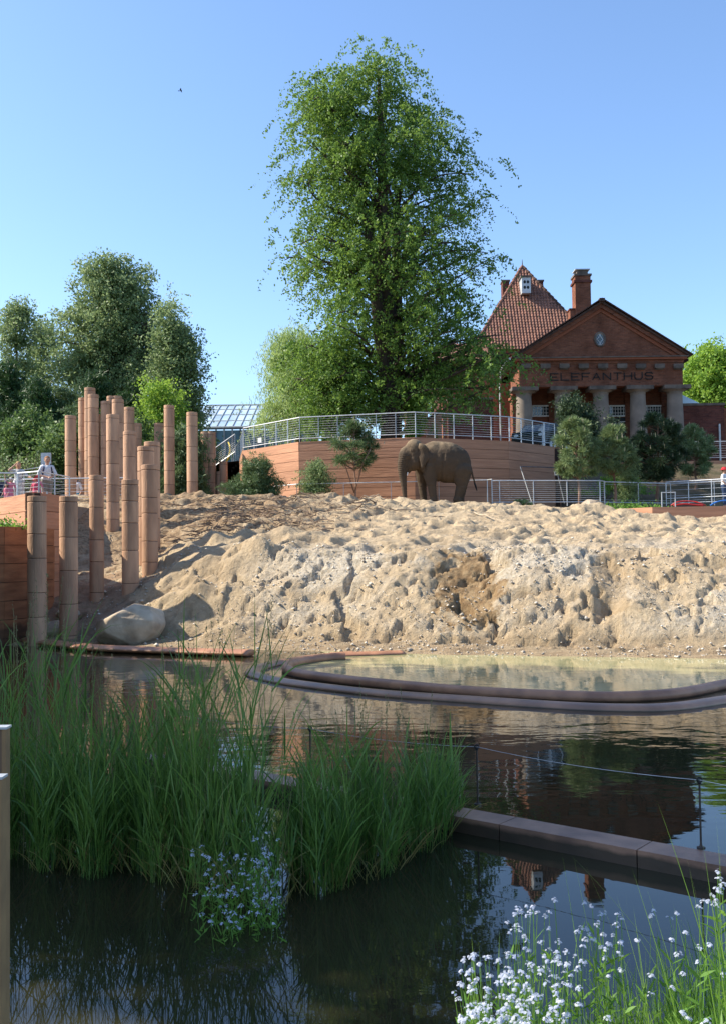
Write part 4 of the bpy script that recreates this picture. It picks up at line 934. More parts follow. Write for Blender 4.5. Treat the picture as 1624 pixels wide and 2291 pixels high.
# boulder
def boulder():
    a = P(290, 1425, 24.6); bm = bmesh.new(); bmesh.ops.create_icosphere(bm, subdivisions=5, radius=1)
    for v in bm.verts:
        p = v.co.copy(); x, y, z = p
        # flat planes cut it: broad sloping top, blunt right end, undercut front left
        d = 1.0
        for n_, c_ in (((-.25, -.1, 1), .70), ((.95, -.2, .3), .86), ((-.9, -.5, .2), .90), ((.1, -1, -.12), .72), ((-.55, -.6, -.55), .80), ((.45, -.75, .55), .80), ((.6, .2, .9), .80)):
            nn = Vector(n_).normalized(); h = p.dot(nn)
            if h > c_*.0 + c_: p -= nn*(h-c_)*.88
        nz = float(perlin(np.array([x*1.4+3]), np.array([y*1.4+z*1.7]), 4)[0])*.10 + float(perlin(np.array([x*5+z*3]), np.array([y*5+z*5]), 9)[0])*.025
        p *= 1+nz; v.co = p
    rot = Matrix.Rotation(math.radians(-13), 3, 'Y')
    for v in bm.verts: v.co = rot @ Vector((v.co.x*.86, v.co.y*.75, v.co.z*.60)); v.co += Vector((a.x, 24.75, .46))
    me = bpy.data.meshes.new('boulder'); bm.to_mesh(me); bm.free(); o = link('boulder', me, M['rock'], smooth=True)
    tag(o, 'big pale sunlit boulder at the foot of the sand bank near the poles', 'boulder')
boulder()
def stone(x, y, r, lab, fl=.6):
    z = SH(x, y); o = MB().ell((0, 0, 0), (r, r*.8, r*fl), 10, 7).mesh('stone')
    for v in o.vertices:
        k = 1+.3*float(perlin(np.array([v.co.x/r*1.2+x]), np.array([v.co.y/r*1.2+v.co.z/r*2+y]), 3)[0]); v.co *= k
    return tag(link('large_stone', o, M['rock'], loc=(x, y, z+r*fl*.3), smooth=False), lab, 'stone')
stone(8.35, 36.5, .42, 'rounded stone on the sand crest in front of the pine fence')
stone(-8.0, 25.9, .38, 'grey stone wedged between the two front poles')
stone(-7.9, 26.7, .30, 'small grey stone behind the gap between the front poles')
# pebbles
def pebbles():
    r = np.random.default_rng(8); n = 4600; V = []; Fc = []
    x = r.uniform(-7.5, 13, n*3); y = r.uniform(19, 30, n*3); ys = ys_(x); t_ = (y-ys)
    dens = np.where((t_ > .05) & (t_ < 5), 1.0, .06)*np.where(fbm(x*.38, y*.38, 12, 2) > -.12, 1, .25)*np.where(x < -3.5, .45, 1)
    keep = (r.uniform(0, 1, n*3) < dens) & (t_ > .0); x = x[keep][:n]; y = y[keep][:n]
    base = np.array([[1,0,0],[-.6,.8,0],[-.5,-.85,0],[.1,0,.8],[0,0,-.8]]); tri = np.array([[0,1,3],[1,2,3],[2,0,3],[1,0,4],[2,1,4],[0,2,4]])
    s = r.lognormal(-3.8, .5, len(x)); s = np.clip(s, .014, .085)
    a = r.uniform(0, 2*PI, len(x)); Vs = []
    for k in range(len(x)):
        b = base*(1+r.uniform(-.3, .3, base.shape)); c, q = math.cos(a[k]), math.sin(a[k])
        b = np.stack([b[:, 0]*c-b[:, 1]*q, b[:, 0]*q+b[:, 1]*c, b[:, 2]*.7], -1)*s[k]
        Vs.append(b+[x[k], y[k], SH(x[k], y[k])+s[k]*.25])
    V = np.concatenate(Vs); Fq = (tri[None]+5*np.arange(len(x))[:, None, None]).reshape(-1, 3)
    o = link('gravel', np_mesh('gravel', V, Fq), M['pebble']); tag(o, 'pale pebbles strewn over the sand face', kind='stuff')
pebbles()
# sticks
sr = random.Random(9)
def stick(x, y, L_, a, r, lab, m='stick', name='stick'):
    pts = []; d = Vector((math.cos(a), math.sin(a), 0)); p = Vector((x, y, 0)); bend = sr.uniform(-.5, .5)
    for k in range(6):
        q = p+d*(L_*k/5)+Vector((-d.y, d.x, 0))*bend*L_*.2*math.sin(k/5*PI)*sr.uniform(.7, 1.3); pts.append((q.x, q.y, SH(q.x, q.y)+r+.04+sr.uniform(0, .05)))
    mb = MB().tube(pts, [r*(1-.12*k) for k in range(6)], 6)
    if sr.random() < .6: b = Vector(pts[3]); mb.tube([b, b+Vector((math.cos(a+.7), math.sin(a+.7), .25))*L_*.25], [r*.6, r*.3], 5)
    return tag(mb.build(name, M[m]), lab, 'stick', None)
a = P(1062, 1172, 33); stick(a.x, 33.2, 1.9, -1.15, .028, 'single long pale stick lying on the bare sand below the elephant')
for k in range(46):
    px = sr.uniform(370, 900); D_ = sr.uniform(31, 38.5) if px < 650 else sr.uniform(34, 38); x = (px-812)/F*D_
    o = stick(x, D_, sr.uniform(.5, 1.7), sr.uniform(-.6, .6)+(PI if sr.random() < .5 else 0), sr.uniform(.014, .032), 'dry stick scattered on the left crest of the sand bank', 'stick' if sr.random() < .6 else 'twig')
    o['group'] = 'dry sticks on the crest'
mb = MB()
for k in range(900):
    D_ = sr.uniform(29.5, 38); px = sr.gauss(560, 110); x = max(-7.4, (px-812)/F*D_); a = sr.uniform(0, 2*PI); L_ = sr.uniform(.15, .6); z = SH(x, D_)+sr.uniform(.01, .07)
    mb.tube([(x, D_, z), (x+math.cos(a)*L_*.5, D_+math.sin(a)*L_*.5, z+sr.uniform(0, .08)), (x+math.cos(a+.3)*L_, D_+math.sin(a+.3)*L_, z+sr.uniform(-.03, .08))], sr.uniform(.009, .018), 3, cap=False)
tag(mb.build('brushwood', M['twig']), 'fine brown brushwood litter on the left crest', kind='stuff')
# ------------------------------------------------------------------ organic bodies: primitives fused by a voxel remesh
def fuse(mb, name, voxel, smooth=6, m=None, parent=None, fn=None):
    me = mb.mesh(name); o = bpy.data.objects.new(name, me); COL.objects.link(o)
    rm = o.modifiers.new('r', 'REMESH'); rm.mode = 'VOXEL'; rm.voxel_size = voxel; rm.use_smooth_shade = True
    sm = o.modifiers.new('s', 'SMOOTH'); sm.iterations = smooth; sm.factor = .5
    dg = bpy.context.evaluated_depsgraph_get(); dg.update(); ev = o.evaluated_get(dg); m2 = bpy.data.meshes.new_from_object(ev)
    bpy.data.objects.remove(o); bpy.data.meshes.remove(me); m2.name = name
    if fn:
        n = len(m2.vertices); co = np.empty(n*3); m2.vertices.foreach_get('co', co); co = co.reshape(-1, 3)
        no = np.array([v.normal[:] for v in m2.vertices]); co = fn(co, no); m2.vertices.foreach_set('co', co.ravel()); m2.update()
    return m2
def cap(mb, a, b, ra, rb, n=14):
    a = Vector(a); b = Vector(b); d = b-a; k = 8; pts = []; rr = []
    for i in range(-4, k+5):
        if i < 0: t = 0; s = math.sin((i+4.2)/4.2*PI/2); off = -math.cos((i+4.2)/4.2*PI/2)*ra; pts.append(a+d.normalized()*off); rr.append(max(.001, ra*s))
        elif i > k: s_ = (i-k)/4.2; pts.append(b+d.normalized()*math.sin(s_*PI/2)*rb); rr.append(max(.001, rb*math.cos(s_*PI/2)))
        else: pts.append(a+d*(i/k)); rr.append(ra+(rb-ra)*i/k)
    mb.tube(pts, rr, n)
# ------------------------------------------------------------------ elephant (u = units of the photo zoom, feet at 0)
ES = .00243*1.0
EY = 39.3
eb = P(857+.1389*860, 962.5+.1389*1150, EY); ez0 = SH(eb.x, EY)-.05
def E(x, h, y=0): return Vector((eb.x+(x-860)*ES, EY+y, ez0+h*ES+ .0))
ez_real = P(0+976, 962.5+.1389*1150, EY).z
ez0 = max(ez_real, ez0+.02) if abs(ez_real-ez0) < .5 else ez0
def eel(mb, x, h, y, rx, rh, ry, rot=0):
    mb.ell(E(x, h, y), (rx*ES, ry, rh*ES), 24, 16, Matrix.Rotation(math.radians(rot), 3, 'Y'))
mb = MB()
eel(mb, 1000, 640, 0, 400, 335, .62, 4)       # barrel
eel(mb, 830, 700, 0, 270, 285, .56)           # shoulders
eel(mb, 1190, 590, 0, 235, 300, .54, 6)       # rump
eel(mb, 900, 790, 0, 300, 195, .34, 3)        # spine ridge
eel(mb, 1110, 720, 0, 250, 200, .36, 16)
eel(mb, 1040, 500, 0, 280, 200, .50, 8)       # belly
# legs: near (camera side, -y) and far
for (xt, ht, xk, hk, xb, y, r0, r1, r2) in ((735, 560, 770, 270, 800, -.30, .34, .19, .15), (640, 560, 630, 300, 655, .27, .32, .18, .14),
                                            (1255, 480, 1245, 250, 1190, -.27, .42, .21, .148), (1290, 470, 1290, 240, 1262, .27, .38, .19, .14)):
    cap(mb, E(xt, ht, y*.8), E(xk, hk, y), r0, r1, 20); cap(mb, E(xk, hk, y), E(xb, 55, y), r1, r2*.92, 20); cap(mb, E(xb, 60, y), E(xb-6, 14, y), r2*.98, r2*1.14, 20)
    for k in range(4):
        a_ = -2.4+k*.5-.1
        mb.ell(E(xb-6, 14, y)+Vector((math.cos(PI+(-.75+.5*k))*r2*1.05, math.sin(PI+(-.75+.5*k))*r2*1.05, 0)), (.045, .045, .05), 8, 6)
# chest, neck, head
cap(mb, E(760, 690, 0), E(520, 770, -.10), .60, .42, 20)
hx, hy = 0, -.16
eel(mb, 505, 845, hy-.02, 150, 170, .34)     # dome
eel(mb, 530, 890, hy-.14, 85, 100, .16); eel(mb, 470, 905, hy+.10, 85, 95, .16)   # twin bumps
eel(mb, 410, 770, hy, 150, 150, .30, 25)     # brow
eel(mb, 520, 680, hy-.04, 115, 170, .32)      # cheek
eel(mb, 420, 640, hy, 130, 150, .23)
eel(mb, 490, 590, hy, 85, 95, .17)           # jaw
cap(mb, E(450, 560, hy), E(415, 480, hy), .12, .055)
tr = [(352, 745, .265), (325, 650, .235), (312, 560, .205), (308, 460, .17), (318, 350, .142), (330, 230, .115), (340, 110, .092), (344, 25, .082)]
for (a, b) in zip(tr[:-1], tr[1:]): cap(mb, E(a[0], a[1], hy-.04), E(b[0], b[1], hy-.04), a[2], b[2], 18)
mb.ell(E(395, 735, hy-.25), (.085, .05, .07), 10, 8)
def wrinkle(co, no):
    x = co[:, 0]; y = co[:, 1]; z = co[:, 2]; h = (z-ez0)/ES; u = (x-eb.x)/ES+860
    trunk = (u < 420)*(h < 760)*1.0
    d = trunk*.013*np.sin(h*.19+.02*u)*np.clip((h-250)/200, .25, 1)
    body = 1-trunk
    d = d + body*(.016*fbm(u*.012+y*2, h*.012, 5, 4)+.006*fbm(u*.05+y*3, h*.05, 6, 3))
    # folds behind the elbow, at the neck and across the knees
    d = d - .03*np.exp(-((u-925-.12*(h-400))/18)**2)*((h > 300)*(h < 760))
    d = d - .035*np.exp(-((u-648-.10*(h-500))/22)**2)*((h > 440)*(h < 760))*(y < EY)
    d = d - .012*np.maximum(0, np.sin(h*.11))*np.exp(-((h-240)/60)**2)
    return co + no*d[:, None]
me = fuse(mb, 'elephant', .028, 5, fn=wrinkle)
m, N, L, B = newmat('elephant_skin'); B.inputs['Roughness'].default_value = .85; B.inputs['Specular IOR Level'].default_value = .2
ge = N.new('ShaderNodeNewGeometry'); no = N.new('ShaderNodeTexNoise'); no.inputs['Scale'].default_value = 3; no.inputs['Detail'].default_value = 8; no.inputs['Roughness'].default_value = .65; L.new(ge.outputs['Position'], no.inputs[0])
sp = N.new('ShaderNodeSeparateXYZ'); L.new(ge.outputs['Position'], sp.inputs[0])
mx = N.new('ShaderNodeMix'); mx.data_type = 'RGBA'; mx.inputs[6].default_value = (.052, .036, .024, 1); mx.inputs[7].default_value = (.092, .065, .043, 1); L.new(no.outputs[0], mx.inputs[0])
# dust thrown over the back: strengthened to paint in sunlight on top and head, ragged edge
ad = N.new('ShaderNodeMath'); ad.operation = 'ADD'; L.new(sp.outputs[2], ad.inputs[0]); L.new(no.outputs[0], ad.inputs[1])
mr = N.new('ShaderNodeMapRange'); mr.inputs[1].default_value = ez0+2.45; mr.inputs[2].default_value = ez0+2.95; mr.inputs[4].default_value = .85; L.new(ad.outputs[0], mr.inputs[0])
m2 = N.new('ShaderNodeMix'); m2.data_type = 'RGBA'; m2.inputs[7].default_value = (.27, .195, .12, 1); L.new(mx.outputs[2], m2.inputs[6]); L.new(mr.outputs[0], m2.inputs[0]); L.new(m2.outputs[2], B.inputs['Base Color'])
vo = N.new('ShaderNodeTexVoronoi'); vo.feature = 'DISTANCE_TO_EDGE'; vo.inputs['Scale'].default_value = 14; L.new(ge.outputs['Position'], vo.inputs[0])
b1 = N.new('ShaderNodeBump'); b1.inputs['Distance'].default_value = .012; L.new(vo.outputs[0], b1.inputs['Height']); b2 = N.new('ShaderNodeBump'); b2.inputs['Distance'].default_value = .02; L.new(no.outputs[0], b2.inputs['Height']); L.new(b1.outputs[0], b2.inputs['Normal']); L.new(b2.outputs[0], B.inputs['Normal'])
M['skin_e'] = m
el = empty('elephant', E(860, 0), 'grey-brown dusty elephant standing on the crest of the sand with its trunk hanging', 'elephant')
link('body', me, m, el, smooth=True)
# ears: thin curved flaps
for s in (-1, 1):
    base = hy + s*.30
    outline = [(575, 930), (625, 925), (680, 890), (725, 840), (742, 780), (735, 710), (700, 640), (660, 570), (625, 500), (600, 560), (585, 650), (568, 740), (560, 850)]
    V_ = []; cx_, ch_ = 640, 750; rings_ = 4
    for k in range(rings_+1):
        f = k/rings_
        for (x, h) in outline:
            xx = cx_+(x-cx_)*f; hh = ch_+(h-ch_)*f; yy = base+s*(.04+.10*math.sin((xx-560)/180*PI*.9)+.02*math.sin(hh*.03)) 
            V_.append((xx, hh, yy))
    n = len(outline); mb = MB(); front = [E(*v[:2], v[2]) for v in V_]; back = [p+Vector((0, -s*.025, 0)) for p in front]
    fs = []; 
    for k in range(rings_):
        for i in range(n):
            a, b, c_, d_ = k*n+i, k*n+(i+1) % n, (k+1)*n+(i+1) % n, (k+1)*n+i; fs.append((a, b, c_, d_)); fs.append((a+len(V_), d_+len(V_), c_+len(V_), b+len(V_)))
    for i in range(n): a, b = rings_*n+i, rings_*n+(i+1) % n; fs.append((a, b, b+len(V_), a+len(V_)))
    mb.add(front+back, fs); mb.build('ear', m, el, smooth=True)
MB().ell(E(398, 738, hy-.285), (.028, .02, .024), 10, 8).build('eye', M['black'], el)
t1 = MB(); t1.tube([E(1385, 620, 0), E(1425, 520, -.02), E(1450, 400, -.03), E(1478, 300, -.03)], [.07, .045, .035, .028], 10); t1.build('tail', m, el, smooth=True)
mb = MB()
for k in range(16):
    a = random.uniform(0, 6.28); r = .03; mb.tube([E(1470, 320, 0)+Vector((math.cos(a)*.02, math.sin(a)*.02, 0)), E(1495, 240, 0)+Vector((math.cos(a)*r, math.sin(a)*r, 0)), E(1512+random.uniform(-10, 10), 175+random.uniform(-15, 25), 0)], [.012, .010, .003], 4)
mb.build('tail_hair', M['black'], el)
MB().tube([E(392, 470, hy-.13), E(384, 440, hy-.15), E(380, 418, hy-.16)], [.028, .02, .008], 7).build('tusk', M['white'], el)

# ------------------------------------------------------------------ people
def cmat(n, c, r=.85): return mat(n, c, tuple(x*.8 for x in c), rough=r, scale=9)
SKIN = cmat('skin', (.55, .31, .21), .6)
HAIR = {'blond': cmat('blond_hair', (.42, .27, .11)), 'ginger': cmat('ginger_hair', (.34, .15, .06)), 'brown': cmat('brown_hair', (.12, .06, .03))}
def person(name, label, loc, H, face, arms, top, bottom, hair=None, hat=None, sleeve=.45, shorts=False, dress=False, female=False, lean=0, step=.0, extra=None, group=None):
    """face: heading angle of the figure (0 = looking towards -Y, the camera); arms: ((elbow),(hand)) per side in units of H, x right of figure, y forward, z up"""
    t = empty('person', loc, label, 'person', group); R = Matrix.Rotation(face, 3, 'Z'); o = Vector(loc)
    def W(x, y, z): return o + R @ Vector((x*H, -y*H+0, z*H))         # y forward -> -Y
    sh = .102 if not female else .092; hip = .055
    body = MB(); q = lambda *a: W(*a)
    def C(mb, a, b, ra, rb, n=12): cap(mb, W(*a), W(*b), ra*H, rb*H, n)
    # head with brow, nose, chin, ears
    hc = (0, .015+lean, .925)
    body.ell(W(*hc), (.052*H, .062*H, .068*H), 16, 12, R); body.ell(W(0, .03+lean, .89), (.036*H, .042*H, .04*H), 12, 8, R)
    body.ell(W(0, .075+lean, .915), (.010*H, .014*H, .016*H), 8, 6, R)
    for s in (-1, 1): body.ell(W(s*.053, .005+lean, .918), (.007*H, .014*H, .02*H), 8, 6, R)
    C(body, (0, 0+lean*.8, .80), (0, .005+lean, .87), .034, .030)
    C(body, (-sh*.72, 0+lean*.7, .785), (sh*.72, 0+lean*.7, .785), .046, .046); C(body, (0, lean*.6, .74), (0, lean*.3, .60), .078, .062); C(body, (-hip*.6, 0, .53), (hip*.6, 0, .53), .072, .072)
    legs = [(-1, step), (1, -step)]
    for s, st in legs:
        C(body, (s*hip, 0, .5), (s*hip*1.0, st*.5+.01, .27), .056, .037); C(body, (s*hip, st*.5+.01, .27), (s*hip, st, .05), .036, .021); C(body, (s*hip, st-.01, .022), (s*hip*1.15, st+.085, .016), .022, .018)
    for s, (el_, ha) in zip((-1, 1), arms):
        C(body, (s*sh, lean*.7, .79), el_, .034, .024); C(body, el_, ha, .024, .016)
        d = (Vector(ha)-Vector(el_)).normalized(); hp = Vector(ha)+d*.02; C(body, ha, tuple(hp), .018, .017)
        pr_ = d.cross(Vector((0, 0, 1))); pr_ = pr_.normalized() if pr_.length > .01 else Vector((1, 0, 0))
        for k, ln in enumerate((.036, .042, .040, .032)):
            b0 = hp+pr_*(.009*(k-1.5)); k1 = b0+d*ln*.6; k2 = k1+(d+Vector((0, 0, -.5))).normalized()*ln*.55; C(body, tuple(b0), tuple(k1), .0052, .0048, 6); C(body, tuple(k1), tuple(k2), .0048, .004, 6)
        C(body, tuple(hp-pr_*.012*s), tuple(hp-pr_*.028*s+d*.022), .006, .005, 6)
    link('body', fuse(body, 'body', .0085*H, 2), SKIN, t, smooth=True)
    # clothing shells
    c = MB(); g = 1.16
    C(c, (-sh*.72, lean*.7, .782), (sh*.72, lean*.7, .782), .046*g, .046*g); C(c, (0, lean*.6, .74), (0, lean*.3, .60), .078*g, .067*g); C(c, (-hip*.5, 0, .55), (hip*.5, 0, .55), .070*g, .070*g)
    for s, (el_, ha) in zip((-1, 1), arms):
        a = Vector((s*sh, lean*.7, .79)); e = a.lerp(Vector(el_), min(1, sleeve*2)); C(c, tuple(a), tuple(e), .036, .031)
        if sleeve > .5: C(c, el_, tuple(Vector(el_).lerp(Vector(ha), (sleeve-.5)*2)), .033, .028)
    if dress: C(c, (0, 0, .55), (0, 0, .34), .085, .115)
    link('shirt' if not dress else 'dress', fuse(c, 'shirt', .011*H, 2), top, t, smooth=True)
    if bottom:
        c = MB(); C(c, (-hip*.7, 0, .525), (hip*.7, 0, .525), .080, .080)
        for s, st in legs:
            k = .27 if not shorts else .33
            C(c, (s*hip, 0, .5), (s*hip, st*.5+.01, k), .066, .050)
            if not shorts: C(c, (s*hip, st*.5+.01, .27), (s*hip, st, .075), .048, .036)
        link('trousers' if not shorts else 'shorts', fuse(c, 'trousers', .011*H, 2), bottom, t, smooth=True)
    if hair:
        c = MB(); c.ell(W(0, .004+lean, .938), (.059*H, .066*H, .066*H), 16, 12, R)
        if female: c.ell(W(0, -.03+lean, .905), (.060*H, .045*H, .075*H), 14, 10, R); c.ell(W(0, -.04+lean, .86), (.05*H, .03*H, .05*H), 14, 10, R)
        hm = fuse(c, 'hair', .008*H, 2)
        bm = bmesh.new(); bm.from_mesh(hm); Ri = R.transposed()
        dl = [v for v in bm.verts if (lambda l: (-l.y/H > .035+lean and l.z/H < .955) or (-l.y/H > .01+lean and l.z/H < .90))(Ri @ (v.co-o))]
        bmesh.ops.delete(bm, geom=dl, context='VERTS'); bm.to_mesh(hm); bm.free(); link('hair', hm, HAIR[hair], t, smooth=True)
    if hat:
        hmb = MB(); hmb.ell(W(0, .005+lean, .955), (.066*H, .072*H, .055*H), 16, 10, R); hmb.lathe([(.064*H, -.012*H), (.105*H, -.026*H), (.106*H, -.020*H), (.060*H, .005*H)], 18, W(0, .01+lean, .955)); hmb.build('hat', hat, t, smooth=True)
    for s in (-1, 1): MB().ell(W(s*.02, .068+lean, .93), (.007*H, .004*H, .005*H), 8, 6, R).build('eye', M['black'], t)
    MB().ell(W(0, .068+lean, .888), (.014*H, .005*H, .004*H), 8, 6, R).build('mouth', cmat('lip', (.35, .1, .08)), t)
    if extra == 'backpack':
        b = MB(); b.ell(W(0, -.11, .68), (.085*H, .055*H, .12*H), 14, 10, R)
        for s in (-1, 1): b.tube([W(s*.06, -.07, .80), W(s*.065, .02, .845), W(s*.07, .075, .76), W(s*.085, .03, .64), W(s*.07, -.06, .6)], .012*H, 8)
        b.build('backpack', cmat('navy_bag', (.02, .03, .09)), t, smooth=True)
    return t
white_t = cmat('white_cotton', (.72, .72, .74)); pale_g = cmat('pale_grey_linen', (.52, .52, .50)); cream = cmat('cream_trousers', (.68, .63, .57)); pink = cmat('pink_cotton', (.72, .22, .30)); rose = cmat('rose_cotton', (.62, .08, .14))
redc = cmat('red_cap', (.55, .03, .04)); khaki = cmat('khaki', (.26, .24, .2)); jeans = cmat('jeans', (.05, .08, .16)); cyan = cmat('cyan_shorts', (.05, .35, .5)); sunhat = cmat('pale_sun_hat', (.75, .66, .6))
dn = ((-.17, .0, .62), (-.16, .1, .5)); dnr = ((.17, .0, .62), (.16, .1, .5))
DZ = 3.95
def at(px, D): return (P(px, 1100, D).x, D, DZ)
person('person', 'woman in pale grey top and cream trousers, one hand shading her face', at(42, 35.4), 1.64, .35, (((-.19, .05, .80), (-.07, .10, .915)), ((.20, .10, .66), (.27, .25, .63))), pale_g, cream, 'blond', female=True)
person('person', 'man in white T-shirt with navy backpack leaning on the left railing', at(106, 35.9), 1.86, .5, (((-.17, .03, .63), (-.02, .16, .58)), ((.16, .08, .63), (.03, .18, .58))), white_t, khaki, 'ginger', shorts=True, extra='backpack', lean=.02)
person('person', 'toddler in pink with a pale sun hat, arm raised, left of the woman', at(25, 34.4), .98, .2, (((-.17, .05, .9), (-.19, .08, 1.06)), dnr), pink, None, None, hat=sunhat, dress=True)
person('person', 'small child in a red hat and rose dress below the man with the backpack', at(80, 34.5), .95, -.2, (dn, dnr), rose, None, 'brown', hat=redc, dress=True)
person('person', 'child in red sun hat standing close behind the rose-dressed one', at(84, 35.4), 1.12, .3, (dn, ((.17, .0, .62), (.2, .12, .52))), pink, rose, 'blond', hat=redc)
person('person', 'child in pink crouching low by the wall below the woman', at(15, 33.9), .72, -.4, (dn, dnr), pink, pink, 'blond', hat=None)
person('person', 'blond person in white top and cyan shorts half hidden behind a tall pole', (P(171.5, 1100, 43.0).x, 43.0, 3.95), 1.72, -.3, (dn, dnr), white_t, cyan, 'blond', shorts=True)
person('person', 'person in red cap, white shirt and jeans at the right edge', (P(1620, 1100, 40.6).x, 40.6, 3.85), 1.62, .9, (((-.17, .02, .64), (-.14, .1, .54)), ((.17, .0, .62), (.14, .1, .52))), white_t, jeans, 'brown', hat=redc)
# pushchair handle at the left edge
p = at(4, 34.2); t = empty('pushchair', p, 'dark pushchair partly cut off by the left edge of the frame', 'pushchair')
mb = MB(); x, y, z = p
mb.tube([(x-.35, y, z+.15), (x+.05, y, z+.55), (x+.2, y, z+.95)], .02, 8); mb.tube([(x+.25, y, z+.12), (x-.1, y, z+.6)], .02, 8); mb.tube([(x-.35, y+.4, z+.15), (x+.05, y+.4, z+.55), (x+.2, y+.4, z+.95)], .02, 8); mb.tube([(x+.2, y, z+.95), (x+.2, y+.4, z+.95)], .02, 8); mb.build('frame', M['steel_dark'], t)
MB().hexa([(x-.3, y+.04, z+.35), (x+.02, y+.04, z+.30), (x+.02, y+.36, z+.30), (x-.3, y+.36, z+.35)], [(x-.36, y+.04, z+.85), (x+.15, y+.04, z+.8), (x+.15, y+.36, z+.8), (x-.36, y+.36, z+.85)]).build('seat', cmat('navy_cloth', (.02, .03, .07)), t)
for dx, dy in ((-.35, 0), (.25, 0), (-.35, .4), (.25, .4)): MB().tube([(x+dx, y+dy-.02, z+.12), (x+dx, y+dy+.02, z+.12)], .12, 14).build('wheel', M['black'], t)
# ------------------------------------------------------------------ vegetation
def leaves(centers, size, r, flat=.55, aspect=.55, up=None, sizevar=.35):
    """one rhombic leaf per centre with random orientation; up biases the leaf axis"""
    n = len(centers); d = r.normal(size=(n, 3))
    if up is not None: d = d*.55 + np.asarray(up)
    d /= np.linalg.norm(d, axis=1)[:, None]+1e-9; e = r.normal(size=(n, 3)); e -= d*(e*d).sum(1)[:, None]; e /= np.linalg.norm(e, axis=1)[:, None]+1e-9
    s = size*(1+sizevar*r.uniform(-1, 1, n))[:, None]; a = centers-d*s*.5; b = centers+e*s*aspect*.5; c = centers+d*s*.5; dd = centers-e*s*aspect*.5
    V = np.stack([a, b, c, dd], 1).reshape(-1, 3); Fq = np.arange(4*n).reshape(-1, 4); return V, Fq
def env_at(env, z):
    zs = [e[0] for e in env]; return np.interp(z, zs, [e[1] for e in env]), np.interp(z, zs, [e[2] for e in env])
def tree(name, label, base, env, leafm, n_br=200, cl=8, per=26, leaf=.14, clr=.45, rise=.25, droop=.5, trunk_r=.3, leaders=None, seed=1, depth=.8, hang=0.0,
         bark='bark', cat='tree', group=None, inner=.25, limbs=70, zmin=None, twigs=.5, aspect=.55, par=None, up=None, lobes=.55, spray=None, rej=None, shrink=.6):
    r = np.random.default_rng(seed); bx, by, bz = base; t = empty(name, base, label, cat, group)
    H = env[-1][0]; z0 = env[0][0] if zmin is None else zmin
    leaders = leaders or [[(0, 0, 0), (0.0, 0, H*.5), ((env[-1][1]+env[-1][2])*0, 0, H*.97)]]
    tb = MB(); LP = []
    for i, l in enumerate(leaders):
        pts = spline([Vector((bx+p[0], by+p[1], bz+p[2])) for p in l], 5); n = len(pts); rs = trunk_r*(1 if i == 0 else .72)
        tb.tube(pts, [max(.02, rs*(1-.93*(k/(n-1))**.9)) for k in range(n)], 10 if trunk_r > .1 else 7); LP.append(np.array([tuple(p) for p in pts]))
    # branch attachment weighted by envelope width
    zz_ = np.linspace(z0, H, 60); wl, wr = env_at(env, zz_); w_ = np.maximum(.02, (wl+wr)); w_ /= w_.sum()
    ztip = r.choice(zz_, n_br, p=w_)+r.uniform(-.5, .5, n_br)*(H-z0)/60
    az = r.uniform(0, 2*PI, n_br); cen = []
    cand = []
    for k in range(n_br):
        L_ = LP[r.integers(len(LP))]; l_, r_ = env_at(env, ztip[k]); ca, sa = math.cos(az[k]), math.sin(az[k])
        cx_ = (r_-l_)/2; half = max(.05, (r_+l_)/2-clr*shrink*min(1, (r_+l_)/2/1.5)); rad = (1 if r.random() < .55 else r.uniform(inner, 1))
        lob = float(perlin(np.array([ztip[k]/H*5.5+seed]), np.array([math.cos(az[k])*1.3+seed*3.1]), seed)[0]); rad *= 1+lobes*lob
        tip = np.array([bx+cx_+ca*half*rad, by+sa*half*depth*rad, bz+ztip[k]])
        hd = np.hypot(tip[0]-bx, tip[1]-by)
        if rej and rej(tip[0], tip[1]-by, ztip[k]): continue
        # attach lower on the nearest leader
        za = tip[2]-hd*rise; za = max(bz+z0*.5, min(za, L_[-1][2]-.02*H)); j = np.argmin(np.abs(L_[:, 2]-za)); a = L_[j]
        arch = hd*droop*.5*r.uniform(.3, 1.7); pts = []
        bend = r.normal(size=3)*hd*.11
        for q in range(7):
            u = q/6; p = a+(tip-a)*u; p = p+np.array([0, 0, 1])*arch*math.sin(u*PI)*.8+bend*math.sin(u*PI); pts.append(p)
        pts = np.array(pts); cand.append((hd, pts))
        m_ = max(1, round(cl/2.6*(.35+.65*hd/max(.1, half))))
        us = r.uniform(.25, 1.03, m_)**.8 if m_ else []
        for u in us:
            f = min(5.999, u*6); i0 = int(f); p = pts[i0]*(1-(f-i0))+pts[i0+1]*(f-i0)
            bo = p+r.normal(size=3)*np.array([1, 1, .6])*clr*twigs*1.5
            for _ in range(3):
                o3 = r.normal(size=3)*clr*.75; cen.append(np.append(bo+o3*np.array([1, 1, .7])-np.array([0, 0, .25])*clr*np.hypot(o3[0], o3[1])/clr, hang*hd))
    cand.sort(key=lambda c: -c[0])
    for hd, pts in cand[:limbs]:
        rr = min(trunk_r*.45, .018*hd+.012); tb.tube([Vector(p) for p in pts], [rr*(1-.8*i/6) for i in range(7)], 5, cap=False)
    tb.build('trunk', M[bark], t, smooth=True)
    cen = np.array(cen); k = r.integers(int(per*.4), int(per*1.6)+1, len(cen)); C_ = np.repeat(cen[:, :3], k, 0); hg = np.repeat(cen[:, 3], k)
    off = r.normal(size=C_.shape)*np.array([clr*.40, clr*.40, clr*.30]); C_ = C_+off
    C_[:, 2] -= np.abs(r.normal(size=len(C_)))*hg
